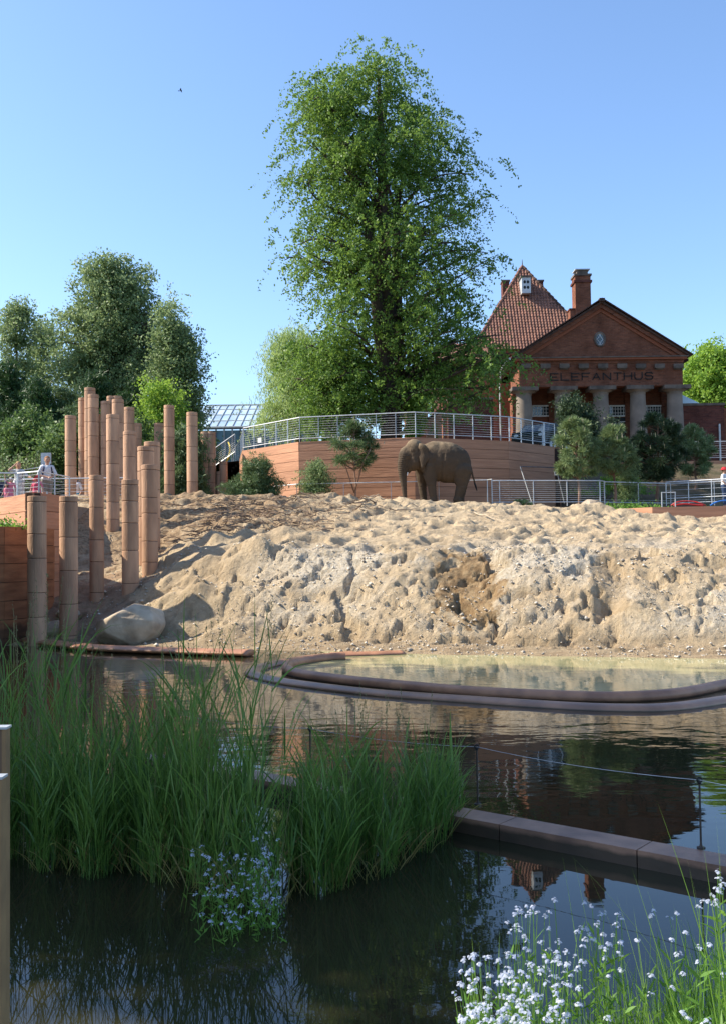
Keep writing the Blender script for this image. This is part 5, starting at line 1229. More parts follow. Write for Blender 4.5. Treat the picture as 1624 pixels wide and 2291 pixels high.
    if spray:
        # leaves strung along short drooping twigs instead of round clumps
        st = cen[:, :3]; n_ = len(st); out = st-np.array([bx, by, 0]); out[:, 2] = 0; out /= np.linalg.norm(out, axis=1)[:, None]+1e-6
        dv = out*.55+r.normal(size=(n_, 3))*.55; dv[:, 2] = r.uniform(-.2, .5, n_); dv /= np.linalg.norm(dv, axis=1)[:, None]; ln = spray*r.uniform(.5, 1.3, n_)
        k = r.integers(int(per*.5), int(per*1.5)+1, n_); ix = np.repeat(np.arange(n_), k); tt = r.uniform(0, 1, len(ix))
        C_ = st[ix]+dv[ix]*(ln[ix]*tt)[:, None]+r.normal(size=(len(ix), 3))*.075; C_[:, 2] -= ln[ix]*tt**2*.95
    V, Fq = leaves(C_, leaf, r, aspect=aspect, up=up)
    link('crown', np_mesh('crown', V, Fq), M[leafm] if isinstance(leafm, str) else leafm, t); return t
def PE(px, D): return P(px, 1100, D).x
def sz(y, D, base): return P(812, y, D).z-base
def env_px(rows, D, bz, cxpx):
    """rows: (y, xleft, xright) in picture units, top first -> (z, left, right)"""
    return [(P(cxpx, y, D).z-bz, (cxpx-l)/F*D, (r_-cxpx)/F*D) for y, l, r_ in rows][::-1]
rnd_ = random.Random(12)
# big tree behind the terrace railing
D = 47.0; bz = WZ-.1; cxp = 875
env = env_px([(104, 835, 905), (125, 795, 925), (160, 705, 930), (200, 668, 955), (245, 625, 1068), (300, 622, 1070), (350, 615, 1058), (400, 622, 1100), (460, 640, 1100), (520, 640, 1125), (580, 612, 1150), (620, 640, 1140), (670, 645, 1110), (720, 650, 1160), (770, 630, 1200), (830, 610, 1160), (880, 630, 1110), (925, 670, 1030)], D, bz, cxp)
def lp(x, y, dy=0): return ((x-cxp)/F*D, dy, P(cxp, y, D).z-bz)
tree('tall_tree', 'very tall multi-stemmed leafy tree behind the railing in the middle of the picture', (PE(cxp, D), D, bz), env, 'leaf_main', n_br=400, cl=17, per=27, leaf=.145, clr=.62, rise=.5, droop=.35, lobes=.5, spray=.95, shrink=1.7, rej=lambda x, y, z: (z > lp(0, 225)[2] and -1.3 > (x-PE(cxp, D)) > -2.5) or (y < -.4 and abs(x-PE(cxp, D)+.3) < 1.3 and rnd_.random() < .8),
     trunk_r=.56, seed=4, depth=.85, hang=.10, inner=.25, limbs=110,
     leaders=[[(0, 0, 0), lp(880, 800, .1), lp(868, 600), lp(864, 400), lp(862, 250, .2), lp(860, 150)], [lp(890, 925, .2), lp(895, 780, .3), lp(895, 550, .5), lp(905, 420, .6), lp(950, 290, .4)],
              [lp(872, 900, -.1), lp(850, 680, -.2), lp(838, 560, -.3), lp(812, 440, -.5), lp(780, 320, -.4), lp(752, 215, -.2)]])
# extra tufts for the three tops
tree('leafy_sapling', 'pale leafy shoot crowding the foot of the tall tree, left of its trunk', (PE(735, 46), 46, WZ-.1), env_px([(760, 730, 800), (800, 700, 840), (850, 690, 850), (905, 690, 850), (940, 700, 820)], 46, WZ, 745), 'leaf_main', n_br=90, cl=8, per=26, leaf=.14, clr=.45, trunk_r=.08, seed=5, zmin=.3, limbs=30)
# willow
D = 54.0; tree('willow', 'pale green drooping willow left of the tall tree above the railing', (PE(670, D), D, WZ-.1), env_px([(735, 640, 665), (775, 620, 700), (820, 605, 735), (870, 592, 750), (915, 590, 755), (950, 600, 755)], D, WZ, 670), 'leaf_willow', n_br=230, cl=9, per=24, leaf=.17, clr=.34, trunk_r=.22, seed=6, hang=.38, aspect=.22, up=(0, 0, -1.2), limbs=60, spray=1.1)
# ivy column
D = 46.5
tree('ivy_column', 'bright green ivy climbing a post behind the railing right of the trunk', (PE(931, D), D, WZ-.05), env_px([(876, 925, 936), (900, 918, 944), (940, 914, 950), (972, 914, 950)], D, WZ, 931), 'leaf_bright', n_br=110, cl=4, per=18, leaf=.12, clr=.16, trunk_r=.06, seed=7, cat='climbing plant', limbs=10, rise=.1)
# left-hand trees
D = 62.0; g0 = 6.7
tree('broad_tree', 'big broad two-domed tree rising behind the banded poles', (PE(255, D), D, g0), env_px([(588, 196, 238), (610, 160, 330), (640, 152, 352), (690, 125, 378), (740, 118, 388), (800, 112, 385), (870, 100, 370), (940, 120, 370), (1000, 120, 370)], D, g0, 255), 'leaf_grey', n_br=420, cl=10, per=22, leaf=.19, clr=.5, trunk_r=.4, seed=10, limbs=90, hang=.05, shrink=1.0, lobes=.4)
D = 58.0
tree('slender_tree', 'slender pointed tree at the right of the left-hand group, next to the greenhouse', (PE(385, D), D, 6.5), env_px([(680, 378, 390), (715, 362, 408), (760, 350, 430), (800, 342, 452), (850, 340, 455), (900, 345, 452), (960, 350, 455), (1020, 360, 450)], D, 6.5, 385), 'leaf_grey', n_br=250, cl=9, per=22, leaf=.17, clr=.5, trunk_r=.22, seed=11, limbs=60, shrink=1.5, lobes=.35)
tree('birch_like_tree', 'airy upright tree at the far left edge against the sky', (PE(38, 60), 60, 6.7), env_px([(655, 36, 46), (690, 15, 66), (740, -8, 82), (800, -15, 84), (860, -10, 80), (930, -10, 80)], 60, 6.7, 38), 'leaf_grey', n_br=130, cl=8, per=15, leaf=.16, clr=.42, trunk_r=.18, seed=12, limbs=60, shrink=1.6, lobes=.4)
tree('thin_tree', 'thin open tree between the left edge tree and the broad tree', (PE(92, 66), 66, 6.8), env_px([(712, 90, 98), (750, 72, 112), (800, 60, 125), (860, 60, 120), (930, 70, 120)], 66, 6.8, 92), 'leaf_grey', n_br=90, cl=7, per=16, leaf=.18, clr=.5, trunk_r=.15, seed=13, limbs=40, shrink=1.3)
# dark understorey and conifers
for i, (x, y0, y1, wl_, D, lab, lm) in enumerate([
    (20, 800, 1040, 85, 55, 'dark fir at the far left behind the woman', 'leaf_con'), (85, 850, 1050, 55, 53, 'dark fir behind the information board', 'leaf_con'),
    (140, 868, 1060, 60, 54, 'green conifer immediately left of the leftmost tall pole', 'leaf_spruce'), (215, 840, 1060, 70, 57, 'dark conifer hidden behind the tallest poles', 'leaf_con'),
    (300, 860, 1070, 60, 56, 'dark conifer behind the centre poles', 'leaf_con'), (190, 905, 1060, 50, 51, 'small green conifer between the first tall poles', 'leaf_spruce'),
    (410, 965, 1108, 34, 45, 'small dark conifer between the solitary pole and the pole left of the greenhouse', 'leaf_spruce')]):
    gz = P(812, y1+12, D).z if D > 46 else 3.9
    tree('conifer', lab, (PE(x, D), D, gz), env_px([(y0, x-3, x+3), (y0+.35*(y1-y0), x-wl_*.38, x+wl_*.38), (y0+.75*(y1-y0), x-wl_*.8, x+wl_*.8), (y1, x-wl_, x+wl_)], D, gz, x), lm, n_br=230, cl=7, per=22, leaf=.26, clr=.32, aspect=.2, trunk_r=.14, seed=20+i, rise=-.15, droop=.15, hang=.12, up=(0, 0, -.5), limbs=20)
tree('young_bright_tree', 'young yellow-green tree behind the solitary tall pole', (PE(355, 52), 52, 4.9), env_px([(858, 345, 365), (885, 325, 395), (920, 312, 415), (960, 318, 420), (1000, 325, 415), (1040, 335, 400)], 52, 4.9, 360), 'leaf_bright', n_br=120, cl=7, per=15, leaf=.15, clr=.4, trunk_r=.08, seed=30, limbs=40)
for i, (x, y0, wl_, wr_, D, lab, lm) in enumerate([(150, 960, 70, 60, 48, 'dense dark shrub behind the poles at the left', 'leaf_dark'), (270, 930, 70, 70, 50, 'dense dark shrub behind the middle poles', 'leaf_dark'), (370, 985, 50, 60, 47.5, 'low dark shrub right of the centre poles', 'leaf_dark'), (450, 985, 38, 30, 53, 'dark shrub at the left foot of the greenhouse', 'leaf_dark'), (70, 930, 75, 60, 50, 'dense dark shrub behind the man and woman', 'leaf_dark')]):
    gz = 4.2; tree('shrub', lab, (PE(x, D), D, gz), env_px([(y0, x-wl_*.3, x+wr_*.3), (y0+25, x-wl_*.8, x+wr_*.8), (y0+70, x-wl_, x+wr_), (1100, x-wl_, x+wr_)], D, gz, x), lm, n_br=150, cl=7, per=24, leaf=.17, clr=.45, trunk_r=.06, seed=40+i, cat='shrub', limbs=20, zmin=.1)
# twiggy shrub at left
t = empty('bare_shrub', (PE(40, 45), 45, 4), 'half bare twiggy shrub behind the woman at the left', 'shrub'); mb = MB(); rr_ = random.Random(2)
for k in range(90):
    a = rr_.uniform(-1, 1); h = rr_.uniform(1.6, 3.0); x0 = PE(45, 45)+rr_.uniform(-.5, .5); mb.tube([(x0, 45+rr_.uniform(-.4, .4), 3.95), (x0+a*.35, 45, 3.95+h*.5), (x0+a*1.1+rr_.uniform(-.2, .2), 45, 3.95+h)], [.022, .014, .006], 4, cap=False)
mb.build('stems', M['twig'], t)
r = np.random.default_rng(44); c = np.stack([r.normal(PE(32, 45), .75, 1500), r.normal(44.9, .4, 1500), r.uniform(4.2, 6.6, 1500)], -1); V, Fq = leaves(c, .12, r); link('leaves', np_mesh('leaves', V, Fq), M['leaf_grey'], t)
# far bright tree right
D = 92; tree('light_green_tree', 'sunlit light green tree beyond the brick wing at the right edge', (PE(1600, D), D, 6.9), env_px([(786, 1585, 1622), (805, 1552, 1665), (840, 1538, 1690), (880, 1540, 1700), (930, 1560, 1690)], D, 6.9, 1600), 'leaf_bright', n_br=260, cl=9, per=22, leaf=.30, clr=.8, trunk_r=.4, seed=50, limbs=90)
# dark yew before the temple front
D = 54.0; tree('dark_yew', 'almost black dense evergreen standing before the temple columns', (PE(1283, D), D, 6.2), env_px([(892, 1278, 1292), (905, 1264, 1310), (925, 1252, 1328), (950, 1246, 1345), (990, 1240, 1350), (1030, 1240, 1350)], D, 6.2, 1283), 'leaf_pine_dark', n_br=260, cl=8, per=26, leaf=.16, clr=.36, aspect=.3, trunk_r=.12, seed=51, limbs=30, zmin=.1, lobes=.15, shrink=1.2)
# pines with bare stems
def pine(label, x, D, rows, stem_base_y, seed, lm='leaf_pine', lean=0, n=64, puff=.33, group='young pines behind the fence', gz=None, stem_r=.075, fork=False, needles=210, gpx=None):
    r = np.random.default_rng(seed); gz = gz if gz is not None else ground_z(np.array([PE(x, D)]), np.array([D]))[0]
    base = Vector((PE(x+lean, D), D, float(gz)-.1)); t = empty('pine_tree', base, label, 'pine', group)
    env = env_px(rows, D, base.z, x); H = env[-1][0]; z0 = env[0][0]; X0 = PE(x, D)
    tb = MB(); mid = Vector((X0+(base.x-X0)*.3, D, base.z+z0+.2)); top = Vector((X0, D, base.z+H-.1)); tp = spline([base, base.lerp(mid, .5)+Vector((.05, 0, 0)), mid, top], 6)
    tb.tube(tp, [stem_r*(1-.75*i/(len(tp)-1)) for i in range(len(tp))], 9)
    if fork: tb.tube([base+Vector((0, 0, z0*.45)), mid+Vector((-.35, .1, -.1)), mid+Vector((-.6, .1, .5))], [stem_r*.7, stem_r*.5, .02], 7); tb.tube([base+Vector((0, 0, z0*.45)), mid+Vector((.35, -.1, 0)), mid+Vector((.7, 0, .7))], [stem_r*.7, stem_r*.5, .02], 7)
    cen = []; cnd = MB()
    n = int(n*.8)
    for k in range(n):
        z = r.uniform(z0, H*.99); l_, r_ = env_at(env, z); a = r.uniform(0, 2*PI); rad = r.uniform(.25, 1)**.55; half = (l_+r_)/2; cxx = (r_-l_)/2
        p = Vector((X0+cxx+math.cos(a)*half*rad*1.12, D+math.sin(a)*half*rad*1.0, base.z+z)); cen.append(p)
        q = Vector((X0, D, base.z+max(z0*.9, z-half*.5*rad))); tb.tube([q, q.lerp(p, .6)+Vector((0, 0, -.03)), p], [.022, .016, .008], 4, cap=False)
        if rad > .6 and z > z0+(H-z0)*.25:
            for j in range(1):
                c0 = p+Vector((r.normal()*.10, r.normal()*.10, puff*.35)); cnd.tube([c0, c0+Vector((r.normal()*.012, r.normal()*.012, r.uniform(.10, .22)))], [.018, .008], 4)
    tb.build('trunk', M['bark_pine'], t, smooth=True); cnd.build('candles', M['candle'], t)['kind'] = 'stuff'
    C_ = np.array([tuple(p) for p in cen]); k = needles; Cn = np.repeat(C_, k, 0); dirs = r.normal(size=Cn.shape); dirs[:, 2] += .25; dirs /= np.linalg.norm(dirs, axis=1)[:, None]
    rad = puff*r.uniform(.15, 1, len(Cn))**.6*np.repeat(r.uniform(.6, 1.15, len(C_)), k); ctr = Cn+dirs*rad[:, None]*np.array([1, 1, .75])
    nl = .17; e = r.normal(size=ctr.shape); e -= dirs*(e*dirs).sum(1)[:, None]; e /= np.linalg.norm(e, axis=1)[:, None]; w_ = .012
    V = np.stack([ctr-dirs*nl*.5-e*w_, ctr-dirs*nl*.5+e*w_, ctr+dirs*nl*.5+e*w_*.5, ctr+dirs*nl*.5-e*w_*.5], 1).reshape(-1, 3)
    link('crown', np_mesh('crown', V, np.arange(len(V)).reshape(-1, 4)), M[lm], t); return t
pine('leftmost young pine on a bare stem, standing at the right end of the terrace wall', 1290, 40.9, [(936, 1278, 1298), (965, 1262, 1318), (1000, 1250, 1330), (1035, 1244, 1336), (1062, 1268, 1320)], 1132, 61, n=80, lean=4)
pine('second young pine from the terrace wall, slim with several pale shoots', 1372, 41.3, [(952, 1366, 1384), (980, 1348, 1402), (1010, 1332, 1422), (1045, 1336, 1416), (1062, 1358, 1392)], 1132, 62, n=66, lean=2, gz=3.85)
pine('largest darkest young pine, third from the terrace wall, leaning stem', 1475, 43.0, [(930, 1462, 1488), (955, 1440, 1510), (985, 1425, 1525), (1020, 1412, 1530), (1055, 1428, 1520), (1070, 1450, 1500)], 1130, 63, n=115, lean=-12, lm='leaf_pine_dark', stem_r=.10)
pine('rightmost young pine in front of the brick wing', 1555, 48.0, [(955, 1545, 1565), (980, 1528, 1585), (1010, 1518, 1597), (1040, 1520, 1590), (1062, 1540, 1575)], 1100, 64, n=75, lean=0)
pine('young pine partly hidden left of the largest one', 1418, 46.5, [(990, 1408, 1425), (1015, 1392, 1442), (1045, 1392, 1445), (1058, 1405, 1435)], 1100, 65, n=30, lm='leaf_pine_dark')
pine('grey-green pine with a forked stem in front of the terrace wall left of the elephant', 793, 40.9, [(945, 782, 806), (970, 762, 826), (1000, 745, 842), (1025, 750, 838), (1050, 768, 820)], 1105, 66, n=62, lm='leaf_spruce', gz=3.95, fork=True, stem_r=.05, group=None, needles=130)
# spiky conifer bush, round bush
D = 39.9
tree('spiky_conifer', 'low wide spiky conifer at the left end of the terrace wall', (PE(575, D), D, 4.15), env_px([(1026, 572, 580), (1045, 552, 600), (1065, 532, 612), (1085, 522, 622), (1108, 522, 622)], D, 4.15, 575), 'leaf_spruce', n_br=170, cl=8, per=26, leaf=.15, clr=.20, aspect=.16, trunk_r=.05, seed=70, rise=.75, droop=-.25, lobes=.9, cat='conifer', limbs=30, zmin=.05)
tree('round_bush', 'rounded light green bush against the terrace wall between the conifer and the forked pine', (PE(708, 41.2), 41.2, 4.0), env_px([(1034, 700, 718), (1050, 682, 734), (1075, 673, 745), (1108, 675, 742)], 41.2, 4.0, 708), 'leaf_grey', n_br=120, cl=6, per=24, leaf=.085, clr=.2, aspect=.4, trunk_r=.03, seed=71, rise=.6, cat='bush', limbs=30, zmin=.05)
tree('grassy_willow_shrub', 'thin upright willow shrub behind the fence between two pine trunks', (PE(1405, 42), 42, 3.9), env_px([(1045, 1395, 1415), (1070, 1382, 1425), (1130, 1385, 1422)], 42, 3.9, 1405), 'leaf_grey', n_br=80, cl=6, per=14, leaf=.12, clr=.16, aspect=.2, trunk_r=.02, seed=72, rise=1.2, cat='shrub', limbs=30, zmin=.1)
tree('low_weed', 'small green weed on the sand at the foot of the enclosure fence', (PE(1165, 39.2), 39.2, 3.85), [(0, .3, .3), (.15, .3, .3), (.28, .1, .1)], 'leaf_grey', n_br=30, cl=4, per=14, leaf=.07, clr=.08, trunk_r=.01, seed=73, cat='weed', limbs=0)
tree('low_shrub', 'low yellow-green shrub on the slope behind the pine trunks', (PE(1385, 46), 46, 4.9), [(0, 1.0, 1.4), (.4, .9, 1.2), (.8, .3, .5)], 'leaf_bright', n_br=60, cl=5, per=14, leaf=.10, clr=.2, trunk_r=.01, seed=74, cat='shrub', limbs=0)
def patch(name, lab, pts, n, h, m, seed, spread=.3):
    r = np.random.default_rng(seed); mbv = []; 
    c = []
    for (x, y, z) in pts: c.append(np.stack([r.normal(x, spread, n), r.normal(y, spread*.7, n), z+np.abs(r.normal(0, h, n))], -1))
    V, Fq = leaves(np.concatenate(c), .09, r, up=(0, 0, .4)); tag(link(name, np_mesh(name, V, Fq), M[m]), lab, kind='stuff')
patch('ground_cover', 'sparse weeds on the soil behind the planter wall', [(PE(x, D), D, 3.75+(.9 if D > 43 else 0)) for x, D in ((1370, 39.2), (1400, 39.2), (1350, 39.4), (1430, 39.2), (1460, 39.6), (1575, 42), (1330, 45), (1300, 44.5), (1440, 45))], 160, .12, 'herb', 80)
patch('bed_plants', 'leafy green plants in the bed between the left walls', [(-10.6, 25.5, 2.85), (-10.0, 25.2, 2.85), (-9.6, 25.6, 2.85), (-9.3, 26.2, 2.9), (-11, 26.4, 3), (-9.15, 25.5, 2.85)], 230, .13, 'herb', 81)

# off-frame wood on the left bank: it shades the reeds and the near water
for i, (x, y, h, rad) in enumerate([(-10.6, 9.4, 15.5, 3.4), (-11.9, 14.0, 17.0, 3.6), (-12.8, 17.6, 15.5, 3.2), (-16.5, 12.0, 19.5, 5.2)]):
    tree('shade_tree', ['leafy tree on the left bank beside the reeds', 'tall leafy tree on the left bank behind the reeds', 'leafy tree on the left bank near the orange wall', 'tallest leafy tree deep in the left bank wood'][i], (x, y, .3), [(1.2, rad*.7, rad*.7), (h*.3, rad, rad), (h*.6, rad, rad), (h*.85, rad*.6, rad*.6), (h, .3, .3)],
         'leaf_dark', n_br=330, cl=9, per=26, leaf=.26, clr=.65, trunk_r=.3, seed=90+i, depth=1, limbs=50, inner=.1)
tree('shade_shrub', 'tall shrub on the left bank outside the orange wall', (-13.9, 22.8, .3), [(.3, 1.8, 1.8), (3.5, 2.0, 2.0), (6.0, 1.2, 1.2), (6.8, .2, .2)], 'leaf_dark', n_br=150, cl=8, per=24, leaf=.2, clr=.5, trunk_r=.1, seed=99, cat='shrub', limbs=20, zmin=.1)

# ------------------------------------------------------------------ reeds and grasses (blades as curved strips)
def blades(root, dirs, length, width, arch, r, seg=6, taper=1.0):
    """root (n,3); dirs (n,3) start direction; arch: how strongly the tip falls"""
    n = len(root); u = np.linspace(0, 1, seg+1); V = np.empty((n, seg+1, 2, 3)); p = root.copy(); d = dirs/np.linalg.norm(dirs, axis=1)[:, None]
    side = np.cross(d, r.normal(size=(n, 3))); side /= np.linalg.norm(side, axis=1)[:, None]+1e-9; st = (length/seg)[:, None]
    for i in range(seg+1):
        w_ = width*(1-u[i]**2.2*taper)*(.45+.55*min(1, u[i]*4)); V[:, i, 0] = p-side*w_[:, None]*.5; V[:, i, 1] = p+side*w_[:, None]*.5
        p = p+d*st; d = d+np.array([0, 0, -1])*(arch*(.25+u[i]*1.2)/seg)[:, None]; d /= np.linalg.norm(d, axis=1)[:, None]
    V = V.reshape(-1, 3); base = (np.arange(n)*(seg+1)*2)[:, None]; i = np.arange(seg)[None]
    a = base+i*2; Fq = np.stack([a, a+1, a+3, a+2], -1).reshape(-1, 4); return V, Fq
def join(parts):
    V = []; Fq = []; b = 0
    for v, f in parts: V.append(v); Fq.append(f+b); b += len(v)
    return np.concatenate(V), np.concatenate(Fq)
def reed_bed():
    r = np.random.default_rng(123)
    yb = lambda x: np.interp(x, [-60, 30, 200, 280, 420, 560, 640, 700, 830, 950, 1025], [1955, 1955, 1972, 1962, 2005, 2040, 2040, 2020, 1985, 1925, 1880])
    yt = lambda x: np.interp(x, [-60, 0, 60, 110, 180, 260, 330, 420, 500, 550, 580, 620, 680, 760, 850, 920, 990, 1030], [1540, 1470, 1390, 1370, 1500, 1560, 1560, 1470, 1430, 1430, 1560, 1680, 1680, 1600, 1640, 1620, 1660, 1760])
    X, Y, Hh = [], [], []
    while len(X) < 1950:
        px = r.uniform(-60, 1028); dy = 150*r.random()**1.5 if px < 600 else 105*r.random()**1.4; py = yb(px)-dy-r.uniform(0, 8)-18*(1+math.sin(px*.05))*(.5+.5*math.sin(px*.021))
        if 560 < px < 650 and r.random() < .82: continue
        if px > 1005 and r.random() < .6: continue
        nz_ = float(perlin(np.array([px*.013]), np.array([dy*.02]), 61)[0]); nh_ = float(perlin(np.array([px*.022]), np.array([3.3]), 62)[0])
        if nz_ < -.12 and r.random() < .85: continue
        p = PZ(px, py, 0); D_ = p.y; zt = P(px, yt(px), D_).z; h = (1+.55*nh_)*(.8 if px > 600 else 1)*min(max(.35, zt), .88)*r.uniform(.4, 1.0) if r.random() < .84 else max(.35, zt)*r.uniform(.75, 1.02); X.append(p.x); Y.append(D_); Hh.append(h)
    X = np.array(X); Y = np.array(Y); Hh = np.array(Hh); n = len(X)
    root = np.stack([X, Y, np.full(n, -.05)], -1); lean = r.normal(0, .11, (n, 2)); d0 = np.stack([lean[:, 0]+.02, lean[:, 1], np.ones(n)], -1)
    parts = [blades(root, d0, Hh, np.full(n, .0065), r.uniform(0, .22, n), r, 6, .7)]
    # leaves up the stem
    for k in range(6):
        f = r.uniform(.18, .92, n); st = root+d0*(Hh*f)[:, None]; st[:, 2] = np.minimum(st[:, 2], Hh*f+.0); a = r.uniform(0, 2*PI, n); o = r.uniform(.12, .62, n)
        dd = np.stack([np.cos(a)*o+lean[:, 0], np.sin(a)*o, np.ones(n)], -1)
        parts.append(blades(st, dd, r.uniform(.22, .52, n)*np.clip(Hh, .6, 1.3), r.uniform(.006, .0155, n), r.uniform(.3, 2.3, n), r, 6))
    V, Fq = join(parts); tag(link('reeds', np_mesh('reeds', V, Fq), M['reed']), 'dense bed of tall green reeds in the near water', kind='stuff')
    # basal yellowed blades
    m_ = 380; px = r.uniform(60, 1010, m_); p = [PZ(a, yb(a)-abs(r.normal(0, 30))-6, 0) for a in px]; root = np.array([tuple(q) for q in p]); a = r.uniform(0, 2*PI, m_)
    V, Fq = blades(root, np.stack([np.cos(a)*.7, np.sin(a)*.7, np.ones(m_)], -1), r.uniform(.12, .6, m_), r.uniform(.005, .011, m_), r.uniform(.6, 2.2, m_), r)
    tag(link('dry_reed_leaves', np_mesh('dry_reed_leaves', V, Fq), M['reed_dry']), 'yellowed blades round the foot of the reeds', kind='stuff')
    # seed heads on tall stalks
    parts = []; m_ = 120; px = np.concatenate([r.uniform(20, 150, 25), r.uniform(150, 560, 40), r.uniform(600, 1000, 55)]); rt = []; hh = []
    for a in px:
        q = PZ(a, yb(a)-abs(r.normal(0, 50))-10, 0); zt = P(a+r.uniform(-30, 30), yt(a)-r.uniform(-20, 85), q.y).z; rt.append(tuple(q)); hh.append(max(.4, zt))
    rt = np.array(rt); hh = np.array(hh); dl = np.stack([r.normal(.04, .09, m_), r.normal(0, .06, m_), np.ones(m_)], -1); parts.append(blades(rt, dl, hh, np.full(m_, .004), r.uniform(0, .12, m_), r, 8, .2))
    V, Fq = join(parts); ends = V.reshape(m_, 9, 2, 3)[:, -3:].mean(2)
    tops = []
    for i in range(m_):
        if r.random() < .25: continue
        e0, e1 = ends[i, 0], ends[i, 2]; k = 26; u = r.uniform(.2, 1.15, k)[:, None]; tops.append(e0+(e1-e0)*u*np.array([1, 1, 1])+r.normal(size=(k, 3))*.010*(1.3-u))
    c = np.concatenate(tops); V2, F2 = leaves(c, .020, r, aspect=.3, up=(0, 0, .9)); V3, F3 = join([(V, Fq), (V2, F2)])
    tag(link('seed_stalks', np_mesh('seed_stalks', V3, F3), M['seed']), 'slender seed heads standing above the reeds', kind='stuff')
reed_bed()
# ------------------------------------------------------------------ forget-me-nots
def flowers(name, label, heads, rootz, seed, head_r, nfl, leafn, herbm='herb'):
    """heads: (x,y,z) tips; each on a stem from the ground, with a domed cluster of five petalled florets"""
    r = np.random.default_rng(seed); heads = np.array(heads); n = len(heads); off = r.normal(0, .06, (n, 2)); root = np.stack([heads[:, 0]+off[:, 0], heads[:, 1]+off[:, 1]+.02, rootz(heads[:, 0], heads[:, 1])], -1)
    sv = []; d = heads-root; L_ = np.linalg.norm(d, axis=1); parts = [blades(root, d, L_, np.full(n, .0035), np.zeros(n), r, 4, .3)]
    for k in range(leafn):
        f = r.uniform(.05, .85, n)[:, None]; st = root+d*f; a = r.uniform(0, 2*PI, n); parts.append(blades(st, np.stack([np.cos(a), np.sin(a), r.uniform(.4, 1.4, n)], -1), r.uniform(.035, .085, n), r.uniform(.008, .015, n), r.uniform(.2, 1, n), r, 3))
    V, Fq = join(parts); tag(link(name+'_stems', np_mesh(name+'_stems', V, Fq), M[herbm]), label+', stems and leaves', kind='stuff')
    Vp = []; Fp = []; b = 0; Ve = []; Fe = []; be = 0; ang = np.linspace(0, 2*PI, 6)[:-1]
    for h in heads:
        R_ = head_r*r.uniform(.55, 1.2)
        for k in range(max(3, int(nfl*r.uniform(.5, 1.2)))):
            a = r.uniform(0, 2*PI); q = R_*math.sqrt(r.uniform(0, 1)); nrm_ = np.array([math.cos(a)*q/R_*.8, math.sin(a)*q/R_*.8-.15, 1.0]); nrm_ /= np.linalg.norm(nrm_); c = h+np.array([math.cos(a)*q, math.sin(a)*q, -q*q/R_*.55+r.normal()*.003])
            t1_ = np.cross(nrm_, [1, .3, 0]); t1_ /= np.linalg.norm(t1_); t2_ = np.cross(nrm_, t1_); s = r.uniform(.0036, .0052); ph = r.uniform(0, 1.3)
            vs_ = [c]; 
            for j in range(5):
                for dlt, rr in ((-.42, .95), (0, 1.15), (.42, .95)): vs_.append(c+(t1_*math.cos(ang[j]+ph+dlt)+t2_*math.sin(ang[j]+ph+dlt))*s*rr+nrm_*s*.12)
            vs_ = np.array(vs_); Vp.append(vs_)
            for j in range(5): k0 = 1+3*j; Fp.append([b, b+k0, b+k0+1, b+k0+2])
            b += 16
    tag(link(name, np_mesh(name, np.concatenate(Vp), np.array(Fp)), M['petal']), label, kind='stuff')
def fpx(rects, r):
    out = []
    for (x0, x1, y0, y1, d0, d1, n) in rects:
        for k in range(n):
            px = r.uniform(x0, x1); u = r.uniform(0, 1); py = y0+(y1-y0)*u; D_ = d1+(d0-d1)*u+r.uniform(-.12, .12); out.append(tuple(P(px, py, D_)))
    return out
r = np.random.default_rng(77)
rects = [(1030, 1300, 2130, 2291, 3.3, 3.75, 100), (1130, 1400, 2060, 2190, 3.7, 4.1, 50), (1060, 1200, 2200, 2291, 3.3, 3.5, 45), (1300, 1624, 2150, 2291, 3.2, 3.6, 9), (1150, 1260, 2005, 2060, 4.0, 4.15, 12), (1280, 1500, 2010, 2110, 3.7, 4.1, 16), (1560, 1624, 1945, 2030, 3.4, 3.6, 12), (1500, 1624, 2040, 2180, 3.4, 3.7, 8), (1010, 1080, 2190, 2291, 3.5, 3.7, 12)]
flowers('forget_me_nots', 'white to pale blue forget-me-nots on the near bank at the lower right', fpx(rects, r), lambda x, y: nb_z(x, y)+.0, 78, .0125, 14, 7)
rects = [(455, 630, 1905, 2010, 5.95, 6.15, 70), (430, 620, 1990, 2075, 5.75, 5.95, 40), (560, 640, 1850, 1930, 6.1, 6.2, 10), (425, 470, 1860, 1960, 6.1, 6.2, 7)]
flowers('shaded_forget_me_nots', 'blue forget-me-nots in shade at the front of the reeds', fpx(rects, r), lambda x, y: x*0-.03, 79, .015, 13, 3)
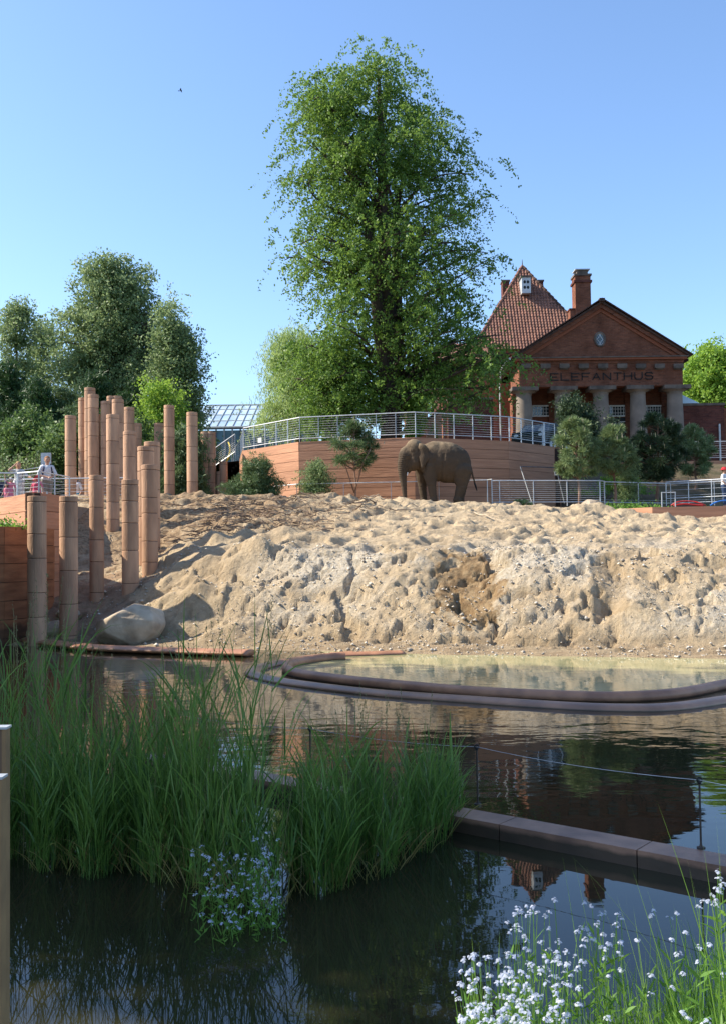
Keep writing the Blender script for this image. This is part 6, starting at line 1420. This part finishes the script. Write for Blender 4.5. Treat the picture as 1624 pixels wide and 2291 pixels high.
# grass on the near bank
def near_grass():
    r = np.random.default_rng(55); parts = []
    n = 9000; x = r.uniform(.55, 4.2, n); y = r.uniform(2.6, 4.35, n); z = nb_z(x, y); ok = z > -.02; x, y, z = x[ok], y[ok], z[ok]; n = len(x); w = np.clip((x-.7)/1.1, .15, 1)
    d = np.stack([r.normal(-.03, .28, n), r.normal(0, .28, n), np.ones(n)], -1); parts.append(blades(np.stack([x, y, z-.02], -1), d, r.uniform(.12, .40, n)*(.55+1.25*w), r.uniform(.003, .0065, n), r.uniform(0, .9, n), r, 6))
    V, Fq = join(parts); tag(link('bank_grass', np_mesh('bank_grass', V, Fq), M['herb']), 'fresh green grass on the near bank', kind='stuff')
    # rushes reaching high
    parts = []
    for (bx_, by_, tx, ty, D_) in [(1660,2200,1465,1805,3.6),(1650,2150,1520,1880,3.5),(1640,2250,1540,1960,3.3),(1560,2200,1410,1955,3.6),(1620,2200,1270,1930,3.9),(1500,2250,1375,2010,3.7),(1480,2250,1305,1945,3.9),(1380,2250,1280,1925,3.9),(1330,2200,1255,1920,4.1),(1650,2100,1570,1900,3.3),(1640,2100,1600,1840,3.4),(1590,2250,1440,1990,3.5),(1700,2150,1580,2000,3.2),(1420,2250,1395,1930,3.8),(1560,2280,1500,2050,3.4),(1600,2280,1610,1900,3.3),(1470,2200,1415,2040,3.7),(1650,2270,1405,2080,3.4)]:
        a = PZ(bx_, by_, 0)*0+P(bx_, by_, D_-.1); a.z = float(nb_z(a.x, a.y)); b = P(tx, ty, D_); d = b-a; L_ = d.length; dd = d.normalized()+Vector((0, 0, .16)); parts.append(blades(np.array([tuple(a)]), np.array([tuple(dd)]), np.array([L_*1.03]), np.array([.0042]), np.array([.38]), r, 12))
    V, Fq = join(parts); tag(link('tall_rushes', np_mesh('tall_rushes', V, Fq), M['leaf_bright']), 'a few long thin yellow-green rush stems arching over the lower right', kind='stuff')
    # broad iris-like leaves at the left end of the bank
    parts = []; rt = []
    for k, (bx_, by_, tx, ty) in enumerate([(1085, 2230, 1012, 2090), (1095, 2230, 1030, 2105), (1090, 2240, 1050, 2130), (1100, 2240, 1075, 2080), (1110, 2230, 1090, 2120), (1080, 2250, 1020, 2150), (1120, 2200, 1110, 2060), (1075, 2260, 1035, 2190), (1135, 2200, 1150, 2100)]):
        a = P(bx_, by_, 3.9); a.z = .0; b = P(tx, ty, 3.95); d = b-a; parts.append(blades(np.array([tuple(a)]), np.array([tuple(d.normalized()+Vector((.1, 0, .05)))]), np.array([d.length]), np.array([.013]), np.array([.2]), r, 8))
    V, Fq = join(parts); tag(link('sedge_tuft', np_mesh('sedge_tuft', V, Fq), M['reed']), 'tuft of broad green sedge leaves left of the white flowers', 'sedge')
near_grass()
